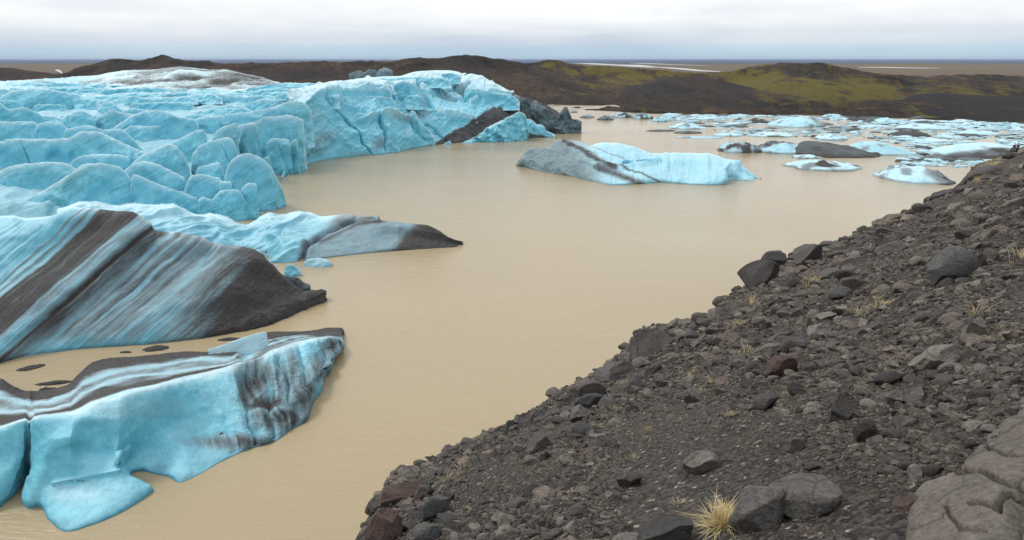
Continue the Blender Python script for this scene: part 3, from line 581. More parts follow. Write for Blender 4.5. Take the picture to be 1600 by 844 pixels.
def berg_fin():
    base = [(-80,585),(0,568),(60,556),(130,546),(200,539),(270,534),(330,528),(380,518),(420,509),(460,492),(485,480),(506,469)]
    cre = [(-80,352),(-40,345),(0,339),(20,338),(40,342),(74,340),(94,334),(114,325.5),(134,326),(159,328),(185,330),(205,331),(216,337),(226,344),(236,351),(246,362),(268,361),(290,365),(313,371),(335,382),(361,386),(392,393),(405,400),(430,420),(445,434),(460,447),(472,454),(485,459),(498,460),(507,464)]
    dcr = lambda x: float(np.interp(x, [-80, 0, 200, 400, 507], [108, 110, 112, 114, 116.5]))
    cre = [(x, y, dcr(x)) for x, y in cre]
    lo = [(x, yb + (yt - yb) * 0.30, wl(x, yb) * 0.80 + dcr(x) * 0.20) for x in (-80,0,80,160,240,320,390,430,465,506) for yb, yt in [(np.interp(x, [b[0] for b in base], [b[1] for b in base]), np.interp(x, [c[0] for c in cre], [c[1] for c in cre]))]]
    hi = [(x, yb + (yt - yb) * 0.72, wl(x, yb) * 0.36 + dcr(x) * 0.64) for x in (-80,0,80,160,240,320,390,430,465,506) for yb, yt in [(np.interp(x, [b[0] for b in base], [b[1] for b in base]), np.interp(x, [c[0] for c in cre], [c[1] for c in cre]))]]
    back = [(x, y + 8, d + 5) for x, y, d in cre]
    back2 = [(x, 480, 130.0) for x in (-80, 100, 300, 420)] + [(508, 470, 119)]
    def disp(P, sx, sy, v):
        n_ = normals(P); n_ *= np.where(n_[..., 2:3] < 0, -1, 1); e = 1 - 0.8 * np.exp(-((v - 3) / 0.12) ** 2)
        s = sx + 1.18 * (sy - 331); 
        und = 0.75 * np.sin(s / 33.0 + 1.5 * fbm(P / 12, 3, 71)) * sstep(0.3, 1.2, v) * sstep(2.9, 2.4, v)
        groove = -0.9 * np.exp(-((s - 268) / 6) ** 2) * sstep(.3, 1, v) - 0.7 * np.exp(-((s - 305) / 26) ** 2)
        lay = v3(s / 6.0, (sx - sy) / 120, 0)
        roughz = sstep(330, 430, sx + 0.5 * (sy - 400))
        d = und + groove + 0.9 * fbm(P / 9, 4, 72) + 0.10 * fbm(lay, 4, 73) + roughz * (0.55 * (ridged(P / 3.2, 5, 74) - .4) + .15 * fbm(P / .7, 3, 76))
        d += 0.8 * np.exp(-((sy - 470) / 10) ** 2) * sstep(450, 480, sx) 
        return P + n_ * (d * e)[..., None]
    def dirt(P, sx, sy, v):
        s = sx + 1.16 * (sy - 331) + 5 * fbm(P / 7, 4, 75)
        st = lambda c, w, a: a * np.exp(-(np.abs(s - c) / w) ** 2.4)
        r = st(126, 3, .45) + st(140, 4, .5) + st(158, 5, .7) + st(173, 9, 1.0) + st(190, 6, .35) + st(206, 9, .95) + st(221, 4, .5) + st(190, 34, .28) + st(268, 5, .95) + st(283, 16, .5) + st(318, 5, .30) + st(340, 6, .35) + st(360, 5, .25) + st(385, 14, .3)
        r += 0.34 * sstep(110, 210, s) * (1 + 0.9 * fbm(v3(s / 9, (sx - sy) / 80, 0), 4, 77))
        edge = sx + 0.55 * (sy - 400) 
        r += (0.40 * sstep(315, 375, edge) + 0.85 * sstep(372, 435, edge)) * (1 + .25 * fbm(v3(s / 8, (sx - sy) / 60, 0), 4, 79))
        r *= 1 - 0.75 * np.exp(-((sx - 120) / 120) ** 2 - ((sy - 545) / 22) ** 2)
        back = v > 3.15
        return np.where(back, 0.25, r)
    def rind_skylight(P, sx, sy, v): return 0.9 * np.exp(-((v - 3) / 0.10) ** 2) + 0.25 * (v > 3) 
    berg('iceberg', 'tall blue ice fin with diagonal black dirt bands, dark at its pointed right end', 'iceberg', [foot_of(base), base, lo, hi, cre, back, back2], 1000, 420, [-0.4, 0, 1, 2.1, 3, 3.35, 4.4], 3, disp, dirt, rind_skylight, ICE_NEAR, lambda P, sx, sy, v: (sx + 1.16 * (sy - 331)) / 16 + .6 * fbm(P / 8, 3, 5))
berg_fin()

def berg_front():
    BB = [(-90,850,-90),(-20,805,-20),(0,793,0),(22,775,22),(40,752,38),(46,744,44),(44,760,47),(34,786,51),(45,795,56),(62,793,66),(75,812,80),(104,831,104),(140,822,132),(180,806,160),(215,786,178),(240,768,190),(224,762,202),(208,754,213),(198,746,222),(206,740,231),(222,736.5,240),(243,741,252),(262,745,266),(280,754,283),(310,742,310),(345,722,338),(385,704,372),(430,690,408),(455,672,430),(482,655,452),(490,630,464),(503,612,476),(508,592,487),(518,578,497),(522,562,508),(532,549,522),(538,541,537)]
    base = [b[:2] for b in BB]; ub = [b[2] for b in BB]
    rid = [(-90,688),(0,668),(40,656),(45,660),(49,660),(54,654),(66,652),(85,650),(110,646),(150,628),(200,612),(250,601),(300,588),(350,576),(385,563),(420,552),(445,541),(470,534),(500,528),(516,526),(528,530),(537,536)]
    drr = lambda x: float(np.interp(x, [-90, 0, 50, 150, 250, 350, 450, 537], [58.5, 60, 60.5, 63.5, 68.5, 76, 85, 94]))
    rid = [(x, y, drr(x)) for x, y in rid]
    sh = [(-90,740,57.5),(0,712,58.8),(38,702,59.8),(46,712,61),(52,700,59.4),(75,686,59),(110,680,59.2),(135,684,60.4),(165,690,61),(188,688,61.5),(205,690,63.2),(235,682,65),(270,664,66.8),(310,652,68.4),(350,640,70.2),(390,622,73),(430,604,75.5),(460,585,78.5),(485,566,83),(510,548,89),(537,538,93)]
    wa = [(-90,790,55.5),(0,750,57.4),(34,728,59.2),(45,732,61.6),(50,736,58.4),(62,750,57.2),(90,752,57.4),(130,746,58.1),(160,740,58.6),(183,735,58.9),(191,729,60.4),(199,722,62.2),(213,716,63.2),(235,714,63.6),(262,722,63.4),(283,724,63.2),(310,706,65.3),(350,688,67),(395,672,68.6),(430,652,71),(460,628,73.4),(480,604,76.8),(500,580,82),(520,558,88),(537,540,93)]
    brim = [(-90,650,62.5),(0,640,64),(60,632,65),(120,622,66.5),(200,598,71),(280,577,76),(350,562,80),(400,551,84),(440,540,87.5),(480,531,91),(510,525,94),(534,524,97)]
    bk = [(-90,602),(0,592),(18,602),(40,613),(75,614),(105,603),(122,585),(140,570),(170,562),(220,559),(280,553),(330,551),(365,552),(392,546),(396,534),(380,528),(420,521),(455,519),(490,516),(515,512),(533,512),(538,520)]
    uk = [-90,0,20,45,80,110,128,145,175,225,285,335,368,392,404,414,430,458,490,512,528,537]
    bkf = [(x, y + 4, wl(x, y, 1.2)) for x, y in bk]
    uw = [-90,0,36,44,50,62,90,130,160,183,200,214,228,244,264,283,310,350,395,430,460,480,500,520,537]
    UM = [ub, ub, uw, None, None, None, uk, uk]
    cols = lambda x: x
    def disp(P, sx, sy, v):
        n_ = normals(P); n_ *= np.where((n_[..., 1:2] * -0.6 + n_[..., 2:3]) < 0, -1, 1)
        e = sstep(0.0, 0.3, v) * (1 - 0.8 * np.exp(-((v - 3) / 0.10) ** 2)) * sstep(5.05, 4.8, v)
        d = 0.40 * fbm(P / 5, 4, 81) + 0.05 * (ridged(P / 1.5, 4, 80) - .4) + 0.03 * fbm(P / .5, 3, 79)
        # flutes at the right end
        fl = sx - 0.25 * (sy - 540); k = sstep(340, 400, sx) * sstep(3.05, 2.7, v)
        ph = fl + 9 * fbm(P / 4, 3, 82)
        d += k * (0.8 * (np.abs(np.sin(ph / 11.5)) ** 0.7 - 0.55) + 0.25 * (ridged(P / 1.4, 4, 83) - .4))
        # overhang hollow of the left bay, dark scoop by the flutes
        d -= 0.6 * blob(sx, sy, [(140,705,40,14,1.)]) + 1.9 * blob(sx, sy, [(392,590,18,34,1.0),(412,622,28,14,.8)]) + .6 * blob(sx, sy, [(290,660,40,26,1.),(238,700,26,26,.9)])
        d += 0.9 * blob(sx, sy, [(372,588,7,34,.5),(425,582,8,34,.6)])
        d += 0.4 * blob(sx, sy, [(110,657,60,8,1.),(283,735,18,12,1.)])
        d += 0.35 * np.exp(-(seg_dist(sx, sy, [(85,756),(130,747),(184,736)]) / 4) ** 2) * sstep(0.2, 0.5, v)
        d -= 1.2 * np.exp(-(seg_dist(sx, sy, [(49,658),(47,700),(46,742)]) / 1.6) ** 2)
        top = sstep(3.1, 3.6, v); d += top * (0.12 * ridged(v3(P[..., 0] / 4 - P[..., 1] / 6, P[..., 1] / 1.2 - P[..., 0] / 4, 0), 4, 84) + 0.07 * fbm(P / .5, 3, 85))
        return P + n_ * (d * e)[..., None]
    def dirt(P, sx, sy, v):
        rl = np.interp(sx, [r[0] for r in rid], [r[1] for r in rid]); top = sstep(3.02, 3.12, v)
        bkl = np.interp(sx, [0, 18, 40, 75, 110, 130, 170, 280, 365, 420, 538], [592, 602, 612, 614, 600, 577, 562, 553, 552, 521, 514])
        t = np.clip((sy - bkl) / (rl - bkl + 1e-3), 0, 1.1)
        stripes = 0.5 + 0.5 * np.sin(t * 26 + 2.5 * fbm(P / 6, 4, 86) + sx / 300)
        tp = 1.1 * sstep(0.40, 0.16, t + .1 * fbm(P / 3, 3, 85)) + 0.2 + 0.45 * stripes * (0.4 + 1.2 * np.clip(fbm(P / 3, 4, 87) + .4, 0, 1)) + 0.9 * np.exp(-((t - 0.86) / 0.10) ** 2) * sstep(540, 300, sx)
        tp = np.maximum(tp, 0.95 * sstep(440, 480, sx) * sstep(522 - 0, 516, sy - 8)) 
        fr = blob(sx, sy, [(402,585,34,30,1.0),(415,625,40,16,1.3),(388,600,16,40,1.1),(445,595,26,50,.85),(470,625,28,44,.85),(440,655,56,24,.95),(375,690,70,12,.95),(320,640,40,60,.16),(500,580,24,30,.75),(520,545,22,18,1.),(47,710,4,40,.6)])
        fr = 1.15 * fr * (0.75 + 0.5 * fbm(v3((sx - 0.25 * sy) / 5, sy / 60, 0), 4, 88)) + 1.1 * blob(sx, sy, [(418,626,17,7,1.),(347,678,4,4,1.),(118,752,14,1.6,1)]) * sstep(-0.35, 0.2, fbm(P / 0.5, 3, 89))
        return fr * (1 - top) + tp * top
    def rind_skylight(P, sx, sy, v): return 0.95 * np.exp(-((v - 3) / 0.16) ** 2) + 0.35 * blob(sx, sy, [(160,640,110,16,1.),(120,770,60,14,1.)]) + 0.3 * (v > 3)
    berg('iceberg', 'nearest iceberg with smooth blue overhanging wall, fluted dirty right end and dirt striped top', 'iceberg', [foot_of(base), base, wa, sh, rid, brim, bk, bkf], 1100, 520, [-0.3, 0, 0.9, 2.0, 3, 3.4, 5, 5.2], 3, disp, dirt, rind_skylight, ICE_SMOOTH, lambda P, sx, sy, v: np.where(v < 3.02, (sx - 0.25 * sy) / 9.0, (P[..., 1] - P[..., 0] * .55) * 1.2 + .6 * fbm(P / 6, 3, 5)), UM)
berg_front()

def berg_mid():                                       # long low berg behind the fin, black right end
    base = [(90,452),(200,448),(300,440),(380,425),(414,411),(440,411),(467,409),(513,403),(568,396.5),(615,392.5),(672,388.5),(718,385.5),(724,381)]
    cre = [(90,326),(114,322),(128,318),(148,317),(162,321),(176,325),(210,322),(250,322),(270,321),(284,325),(310,335),(330,337),(352,342),(372,352),(388,354),(398,347),(407,340),(422,335),(433,338),(455,334),(479,332),(490,334),(502,338),(525,336),(551,335),(562,339),(591,337),(593,344),(612,346),(630,348),(665,351),(684,359),(703,371),(723,377.5)]
    dc = lambda x: float(np.interp(x, [90, 300, 420, 560, 620, 723], [172, 166, 164, 160, 157, 153]))
    cre = [(x, y, dc(x)) for x, y in cre]
    m1 = [(90,400,145),(200,395,146),(280,385,148),(340,380,150),(380,388,149),(405,385,148),(425,378,148),(460,372,149),(500,374,149),(550,370,151),(600,370,152),(650,370,152.5),(690,376,153),(722,380.5,153)]
    m2 = [(90,350,158),(200,348,157),(280,348,158),(330,352,159),(372,360,159),(407,358,158),(433,353,158),(480,347,158),(520,348,157),(560,350,156),(600,352,154.5),(650,356,154),(690,366,153.5),(723,379,153)]
    back = [(x, y + 5, d + 8) for x, y, d in cre]; back2 = [(90,380,190),(300,372,184),(420,366,180),(560,366,176),(640,375,168),(724,380,156)]
    def disp(P, sx, sy, v):
        n_ = normals(P); n_ *= np.where((n_[..., 1:2] * -0.6 + n_[..., 2:3]) < 0, -1, 1)
        e = sstep(0, 0.3, v) * (1 - 0.75 * np.exp(-((v - 3) / 0.12) ** 2))
        fold = ridged(v3((P[..., 0] + P[..., 1] * .6) / 11, (P[..., 1] - P[..., 0] * .6) / 5.5, P[..., 2] / 14), 3, 91)
        k = sstep(520, 440, sx)
        d = k * 1.5 * (fold - 0.4) + 0.8 * fbm(P / 9, 4, 92) + 0.30 * (ridged(P / 3, 4, 93) - .4) * sstep(560, 640, sx)
        d += 1.6 * blob(sx, sy, [(455,385,30,22,1.)]) - 1.5 * np.exp(-(seg_dist(sx, sy, [(400,408),(415,390),(428,372),(440,360)]) / 5) ** 2) - 1.6 * np.exp(-(seg_dist(sx, sy, [(470,405),(482,385),(510,362),(555,342)]) / 4) ** 2)
        return P + n_ * (d * e)[..., None]
    def dirt(P, sx, sy, v):
        s = sx + 0.9 * (sy - 350)
        r = 0.42 * sstep(500, 525, s) + 0.75 * sstep(640, 665, s + 4 * fbm(P / 3, 3, 94))
        r = np.maximum(r, 0.85 * np.exp(-(seg_dist(sx, sy, [(468,408),(480,385),(500,368),(530,350),(556,338),(585,340)]) / 5) ** 2) * (0.7 + .6 * fbm(P / 2, 3, 95)))
        r += 0.5 * np.exp(-(seg_dist(sx, sy, [(400,405),(415,385),(430,366)]) / 1.3) ** 2) + 0.35 * np.exp(-(seg_dist(sx, sy, [(500,380),(560,352),(600,345)]) / 3) ** 2)
        r += 0.3 * blob(sx, sy, [(560,345,40,6,1.)])
        return r
    def rind_skylight(P, sx, sy, v): return (0.8 * np.exp(-((v - 3) / 0.15) ** 2) + 0.45 * sstep(1.8, 2.6, v)) * sstep(620, 560, sx) + .1
    berg('iceberg', 'long low iceberg in mid lake, pale blue folds at left and black pointed right end', 'iceberg', [foot_of(base, 6), base, m1, m2, cre, back, back2], 900, 260, [-0.3, 0, 1, 2, 3, 3.4, 4.4], 3, disp, dirt, rind_skylight, ICE_NEAR)
berg_mid()

def berg_isle():
    base = [(807,259),(825,263),(846,268),(892,276),(932,285),(960,289.5),(997,288),(1034,285.5),(1065,287.5),(1108,289.5),(1131,289),(1134,284),(1148,281),(1162,282),(1176,283),(1190,279.5)]
    cre = [(808,257),(816,244),(828,231),(838,230.5),(846,231),(855,232.5),(863,225),(871,217.5),(880,217),(890,218),(902,220),(912,224),(923,228),(935,224),(948,223),(960,223),(972,225),(985,228),(997,232),(1008,236),(1019,240),(1040,239.5),(1062,239),(1085,239),(1108,240),(1120,243),(1133,248),(1145,250),(1154,252),(1162,259),(1170,266),(1180,274),(1190,279)]
    dc = lambda x: float(np.interp(x, [808, 870, 950, 1020, 1100, 1190], [276.5, 284, 277, 271, 265, 244]))
    cre = [(x, y, dc(x)) for x, y in cre]
    m1 = [(808,258,276),(822,250,270),(850,254,263),(890,260,253),(925,266,247),(960,270,243),(1000,268,242),(1040,266,243),(1080,266,243),(1110,266,240.5),(1128,266,240),(1140,262,244),(1155,264,245),(1175,275,244),(1190,279.2,243.4)]
    m2 = [(808,257.5,276.3),(820,246,274),(840,238,272),(860,240,270),(885,238,266),(915,240,262),(945,244,259),(975,249,256),(1000,252,254),(1025,250,254),(1060,246,254),(1100,247,252),(1130,254,250),(1155,256,248),(1175,271,245),(1190,279.1,243.6)]
    back = [(x, y + 4, d + 7) for x, y, d in cre]; back2 = [(807,257,281),(870,256,300),(950,252,300),(1020,256,295),(1100,260,285),(1190,278,250)]
    def disp(P, sx, sy, v):
        n_ = normals(P); n_ *= np.where((n_[..., 1:2] * -0.6 + n_[..., 2:3]) < 0, -1, 1)
        e = sstep(0, 0.3, v) * (1 - 0.7 * np.exp(-((v - 3) / 0.12) ** 2))
        k = sstep(960, 880, sx)
        s = (sx - 870) - 1.3 * (sy - 230)
        d = 0.9 * fbm(P / 12, 4, 101) + k * (1.1 * (ridged(P / 7, 4, 102) - .4) + .8 * fbm(v3(s / 14, (sx + sy) / 60, 0), 3, 103)) + (1 - k) * 0.45 * fbm(v3(sx / 8, (sy - .2 * sx) / 40, 0), 3, 104)
        d -= 5.0 * sstep(.25, .8, blob(sx, sy, [(981,254.5,9,4.0,1.),(1010,253,15,4.0,1.)]))
        d += 1.4 * np.exp(-(seg_dist(sx, sy, [(935,258),(970,262),(1000,260),(1030,252)]) / 3.5) ** 2) + 1.0 * np.exp(-(seg_dist(sx, sy, [(1131,285),(1130,268),(1140,256),(1155,254)]) / 3.0) ** 2)
        d -= 1.6 * blob(sx, sy, [(1146,281,12,6,1.)])
        return P + n_ * (d * e)[..., None]
    def dirt(P, sx, sy, v):
        q = fbm(P / 5, 4, 105)
        r = 0.55 * sstep(960, 890, sx + 1.0 * (sy - 250) * -0.6)
        for pl, w, a in [([(880,218),(905,230),(925,245),(945,258),(960,262)], 5.5, .95), ([(815,250),(840,240),(850,236)], 7, .6), ([(845,232),(880,244),(930,262)], 3, .6), ([(930,262),(960,270),(985,280),(1000,288)], 6, .85), ([(950,255),(990,268),(1030,284)], 1.6, .7), ([(860,232),(870,250),(892,272)], 2.5, .4), ([(835,235),(835,262)], 3.5, .5), ([(925,228),(950,240),(975,248)], 1.5, .4)]:
            r = np.maximum(r, a * np.exp(-(seg_dist(sx + 3 * q, sy + 2 * q, pl) / w) ** 2))
        return r
    def rind_skylight(P, sx, sy, v): return 0.22 + 0.5 * np.exp(-((v - 3) / 0.2) ** 2) - 1.2 * blob(sx, sy, [(981,254.5,9,3.5,1.),(1010,253,14,3.5,1.)])  # shade of the two pits also put into the colour
    berg('iceberg', 'iceberg alone in open water with grey streaked left half and smooth blue right half', 'iceberg', [foot_of(base, 5), base, m1, m2, cre, back, back2], 900, 260, [-0.3, 0, 1, 2, 3, 3.4, 4.4], 3, disp, dirt, rind_skylight, ICE_FAR)
berg_isle()

# smaller pieces, built like the glacier fins but standing in the lake on their own
def chunk(label, crest, D, zf=-1.2, cat='ice block', name='ice_block', group=None, **k):
    global glacier
    K = np.array([p[:2] for p in crest], float); d0 = D if np.isscalar(D) else sum(D) / 2
    e = serac(crest, D, zf=zf, parent=_holder, name=name, **k)
    e.parent = None; b = np.empty(len(e.data.vertices) * 3, np.float32); e.data.vertices.foreach_get('co', b); b = b.reshape(-1, 3)
    c = np.array([b[:, 0].mean(), b[:, 1].mean(), b[:, 2].min()]); b -= c; e.data.vertices.foreach_set('co', b.ravel()); e.location = c
    return meta(e, label, cat, group)
class _H: location = (0, 0, 0)
_orig_mesh_np = mesh_np
def mesh_np(name, V, faces, mat, parent=None, attrs=None, smooth=True, origin=None):
    if isinstance(parent, _H):
        return _orig_mesh_np(name, V, faces, mat, None, attrs, smooth, origin=np.zeros(3))
    return _orig_mesh_np(name, V, faces, mat, parent, attrs, smooth, origin)
_holder = _H()
chunk('blue fin shaped ice block leaning on the dark wedge at the glacier end', [(718,225),(728,221),(740,215),(752,207),(762,199),(775,192),(790,184),(802,179),(812,176),(820,177),(823,186),(826,200)], (352, 372), fd=7, rough=2.6)
chunk('blue ice block with dark waterline right of the blue fin at the glacier end', [(812,212),(818,196),(824,186),(831,188),(838,193),(846,196),(851,198),(853,204),(862,208),(867,211)], 380, fd=6, dirt=lambda P, K, pf: 0.9 * sstep(0.45, 0.6, pf[:, :1]) + 0 * P[..., 0])
chunk('tiny blue ice block at the foot of the glacier dirt wedge', [(692,226),(697,223),(702,221),(706,225)], 346, fd=2)
chunk('grey jagged ice heap at the far right end of the glacier cliff', [(784,156),(790,151),(798,147),(804,150),(811,149),(816,155),(825,154),(830,159),(838,158),(843,164),(851,165),(856,171),(864,173),(869,181),(880,184),(893,189)], 404, fd=8, dirt=0.62, rough=3.0, bd=14, jag=1.6, step=.4)
chunk('grey pyramid shaped ice block beside the far glacier end', [(868,190),(873,181),(877,174),(883,167),(886,168),(890,177),(894,185),(900,187),(909,189)], 402, fd=5, dirt=0.7, rough=2.0, jag=1.5, step=.4)
chunk('rounded pale ice block floating off the tip of the long low iceberg', [(473,415),(478,408),(486,404),(498,403),(508,405),(515,408),(519,411)], 136.2, fd=2.6, bd=2.5, mat=ICE_FAR, step=.4, rough=.6, jag=.2, pale=.6)
chunk('small pale ice block left of the rounded one between the two bergs', [(444,424),(446,417),(452,413),(458,414),(464,418),(469,420)], 129.8, fd=2.0, bd=2, mat=ICE_FAR, step=.4, rough=.7)
chunk('grey ribbed ice slab behind the black tip of the striped fin', [(430,436),(445,432),(465,433),(475,441),(485,447),(483,456),(478,462)], 120, fd=3, bd=3, dirt=0.8, mat=ICE_NEAR, step=.4, rough=1.2)
chunk('thin pale blue ice slab lying flat on the nearest iceberg top', [(325,546),(345,540),(370,531),(395,523),(415,518.5),(417,521),(417.5,536)], (84, 88), zf=-0.6, fd=3.2, bd=1.5, mat=ICE_FAR, step=.4, rough=.2, jag=.1, pale=.9, cat='ice slab', name='ice_slab')

# low dirty floes and floes of the far basin
def floe(label, cx, cy, w, h, dirt=0.0, rind_skylight=0.6, peak=(0.0, 0.0), depth=None, seed=0, pw=1.0, mat=None, cat='ice floe', name='ice_floe', group=None, n=64, m=26, rough=1.0, skew=0.0):
    c = at_z(cx, cy - 0.0); d = c[1]; R = w * d / F / 2; hh = h * 0.62 * d / F
    dep = (depth * d / F) if depth else min(R * 0.9, 0.45 * R + hh * 2)
    th = np.linspace(0, 2 * np.pi, n, endpoint=False); r = np.linspace(0, 1, m)[:, None]
    o = 1 + 0.34 * fbm(v3(np.cos(th) * 1.5 + seed, np.sin(th) * 1.5, seed * 1.7), 4, seed)[None, :]
    X = r * R * o * np.cos(th) + peak[0] * R * (1 - r) ; Y = r * dep * o * np.sin(th) + peak[1] * dep * (1 - r) + dep * 0.8 + skew * X
    prof = (1 - r ** 2.2) ** pw
    Z = hh * prof * (1 + 0 * X) - 0.8 * sstep(0.9, 1.0, r)
    q = v3(X / (R + 1e-3) * 2.2 + seed * 3.1, Y / (R) * 2.2, seed)
    Z = Z + hh * rough * (0.30 * fbm(q, 4, seed) + 0.28 * (ridged(q * 1.4, 4, seed + 1) - .45)) * sstep(1.0, 0.8, r)
    P = np.stack([X, Y, Z], -1)
    dt = dirt(X / R, Y / dep - 0.8, q) if callable(dirt) else dirt + 0 * X
    dt = dt + 0.5 * sstep(.12, .42, fbm(q * 1.3 + 21, 4, seed + 5)) + 0.35 * sstep(.8, .95, r)
    V = P.reshape(-1, 3); F_ = grid_faces(m, n, True)
    o_ = mesh_np(name, V + np.array([c[0], c[1], 0]), F_, mat or ICE_FAR, None, {'lay': (Z * 1.5 + 0.2 * X + 0.1 * Y).ravel(), 'rind_skylight': rind_skylight + 0 * X.ravel(), 'dirt': np.clip(dt + 0 * X, 0, 1.2).ravel()}, True, origin=np.array([c[0], c[1], 0.0]))
    return meta(o_, label, cat, group)
patchy = lambda a, b=0.0: (lambda x, y, q: b + a * sstep(0.0, 0.35, fbm(q * 1.1 + 5, 4, 55)))
side = lambda x0, a, b=0.0: (lambda x, y, q: b + a * sstep(x0 - .15, x0 + .15, x + 0.3 * fbm(q, 3, 5)))
cap = lambda a: (lambda x, y, q: a * sstep(-0.35, 0.25, y + 0.5 * fbm(q * 1.5, 4, 8)))
FLOES = [
 ('grey low ice floe at the far shore, first one right of the glacier', 918,184.5,26,6,.55,.3,{}),
 ('small flat grey ice floe against the far shore', 897,176,12,4,.5,.4,{}),
 ('dark domed ice floe with grey streaks near the far shore', 948,188,26,10,.65,.3,{}),
 ('long grey rubble floe beside the dark dome', 975,184,36,9,patchy(.8,.2),.4,{'rough':1.6}),
 ('dirty ice floe topped by a pale blue cap near the far shore', 1005,186,32,12,cap(.1) if False else patchy(.7,.1),.5,{'rough':1.2}),
 ('small rounded blue ice floe alone near the far shore', 1034,190.5,26,11,0,.25,{}),
 ('pale blue low pyramid floe in open water', 1079,202,62,12,.02,.6,{'pw':1.6}),
 ('thin dark floe lying low in front of the pale blue pyramid', 1035,206,52,3,.8,.2,{}),
 ('dark streaked low floe right of the thin dark one', 1078,209,44,5,.7,.3,{}),
 ('flat pale floe awash in the middle of the basin', 1096,217,80,2,.08,.6,{}),
 ('smooth flat blue floe behind the dirt capped floe', 1143,213,56,6,0,.6,{}),
 ('broad flat pale floe left of the big peaked floe', 1212,214,76,7,.02,.7,{}),
 ('large blue floe rising to a blunt peak at its right', 1256,199,92,20,side(.35,.45),.45,{'peak':(.45,.3),'pw':1.2}),
 ('blue block floe near the far shore behind the peaked floe', 1306,185,34,9,.05,.5,{}),
 ('dirt capped floe with black edge and blue flanks', 1165,239,78,19,patchy(.9,.15),.45,{'rough':1.5}),
 ('wide grey and blue floe joined behind the dirt capped one', 1232,240,84,22,cap(.85),.4,{'peak':(-.2,.2)}),
 ('dark grey wedge floe sloping down to the right', 1330,246,150,27,.85,.1,{'peak':(-.55,.3),'pw':1.5,'rough':.6}),
 ('long blue floe with a bright blue hump behind the grey wedge', 1392,243,126,26,.02,.35,{'peak':(-.35,.4),'pw':1.4,'rough':.5,'depth':40}),
 ('pale blue humps left of the bright blue hump floe', 1305,219,56,11,.02,.7,{}),
 ('dark gravel covered mound floe amid the brash', 1433,214,66,11,.95,.1,{'rough':.6}),
 ('white and black mottled long floe in front of the grey wedge', 1310,268,134,15,patchy(1.1,.1),.8,{'peak':(-.3,.1),'rough':1.4}),
 ('small pale blue floe behind the mottled one', 1266,248,50,6,.03,.8,{}),
 ('large pale blue flat topped floe at the right edge beyond the slope', 1560,250,170,30,lambda x, y, q: .75 * sstep(-.25, -.55, y + .15 * fbm(q, 3, 3)),.6,{'peak':(.2,.2),'pw':.8,'rough':.4,'depth':60}),
 ('dark cone of debris in front of the large flat topped floe', 1488,251,30,12,.8,.1,{'pw':1.5}),
 ('white sloping floe with a grey right half close to the rocky slope', 1455,288,112,30,side(.15,.6,.02),.85,{'peak':(-.05,.5),'pw':1.2,'depth':62,'skew':-.25}),
 ('little blue peak of ice between the two large right floes', 1468,254,24,9,.1,.6,{'pw':1.5}),
 ('pale sheet of ice just under the surface left of the white sloping floe', 1390,272,48,1.2,.0,.7,{}),
 ('thin pale sheet of ice below the mottled floe', 1405,281,40,1.0,.0,.7,{}),
 ('blue rounded block against the dark shore at far right', 1574,197,18,9,0,.4,{}),
 ('white block beached under the black moraine', 1458,192,16,6,.05,.9,{}),
 ('blue humped floe near the far right of the basin', 1596,203,36,10,.02,.5,{}),
 ('grey and blue floe right of the peaked floe', 1320,204,60,7,.45,.4,{}),
 ('long pale blue floe behind the dark gravel mound', 1455,203,90,10,.03,.65,{}),
 ('cluster of blue humps near the shore left of the long pale floe', 1400,193,48,9,.05,.5,{'rough':1.8}),
 ('flat blue floe behind the brash at right', 1540,211,70,7,.05,.6,{}),
 ('low dark floe behind the large flat topped floe', 1520,214,50,6,.8,.2,{}),
 ('black debris floe near the shore in the middle of the basin', 1345,189,34,6,.95,.1,{}),
 ('black and white rubble floe left of the big peaked floe', 1185,192,64,7,patchy(1.,.35),.5,{'rough':1.8}),
 ('dark low floe between the pale pyramid and the big peaked floe', 1150,199,50,4,.75,.2,{}),
 ('pale broken floe left edge of the brash pack', 1100,187,60,4,.1,.7,{'rough':1.5}),
 ('small white hump on the left edge of the brash pack', 1115,183,20,5,.05,.8,{}),
 ('long dirty floe in front of the nearest iceberg pond side of the fin', 238,549,46,5,1.1,.0,{'mat':ICE_NEAR,'rough':1.8,'depth':13,'skew':.25}),
 ('left of the two narrow dark floes in the pond on the nearest iceberg', 42,579,40,6,1.1,.0,{'mat':ICE_NEAR,'depth':12,'skew':.45}),
 ('narrow dark bar shaped floe in the pond on the nearest iceberg', 80,602,58,6,1.1,.0,{'mat':ICE_NEAR,'depth':9,'skew':.22}),
 ('short dark floe at the near shore of the pond', 72,611,32,6,1.1,.0,{'mat':ICE_NEAR,'depth':7}),
 ('tiny brown floe near the fin in the pond', 195,552,24,3,1.0,.0,{'mat':ICE_NEAR,'depth':5}),
 ('small dark floe under the pale slab by the fin', 355,533,38,5,1.1,.0,{'mat':ICE_NEAR,'depth':8,'skew':.2}),
]
for k_, (lb, cx, cy, w_, h_, dt_, rd_, kw) in enumerate(FLOES):
    floe(lb, cx, cy, w_, h_, dt_, rd_, seed=k_ + 3, **kw)
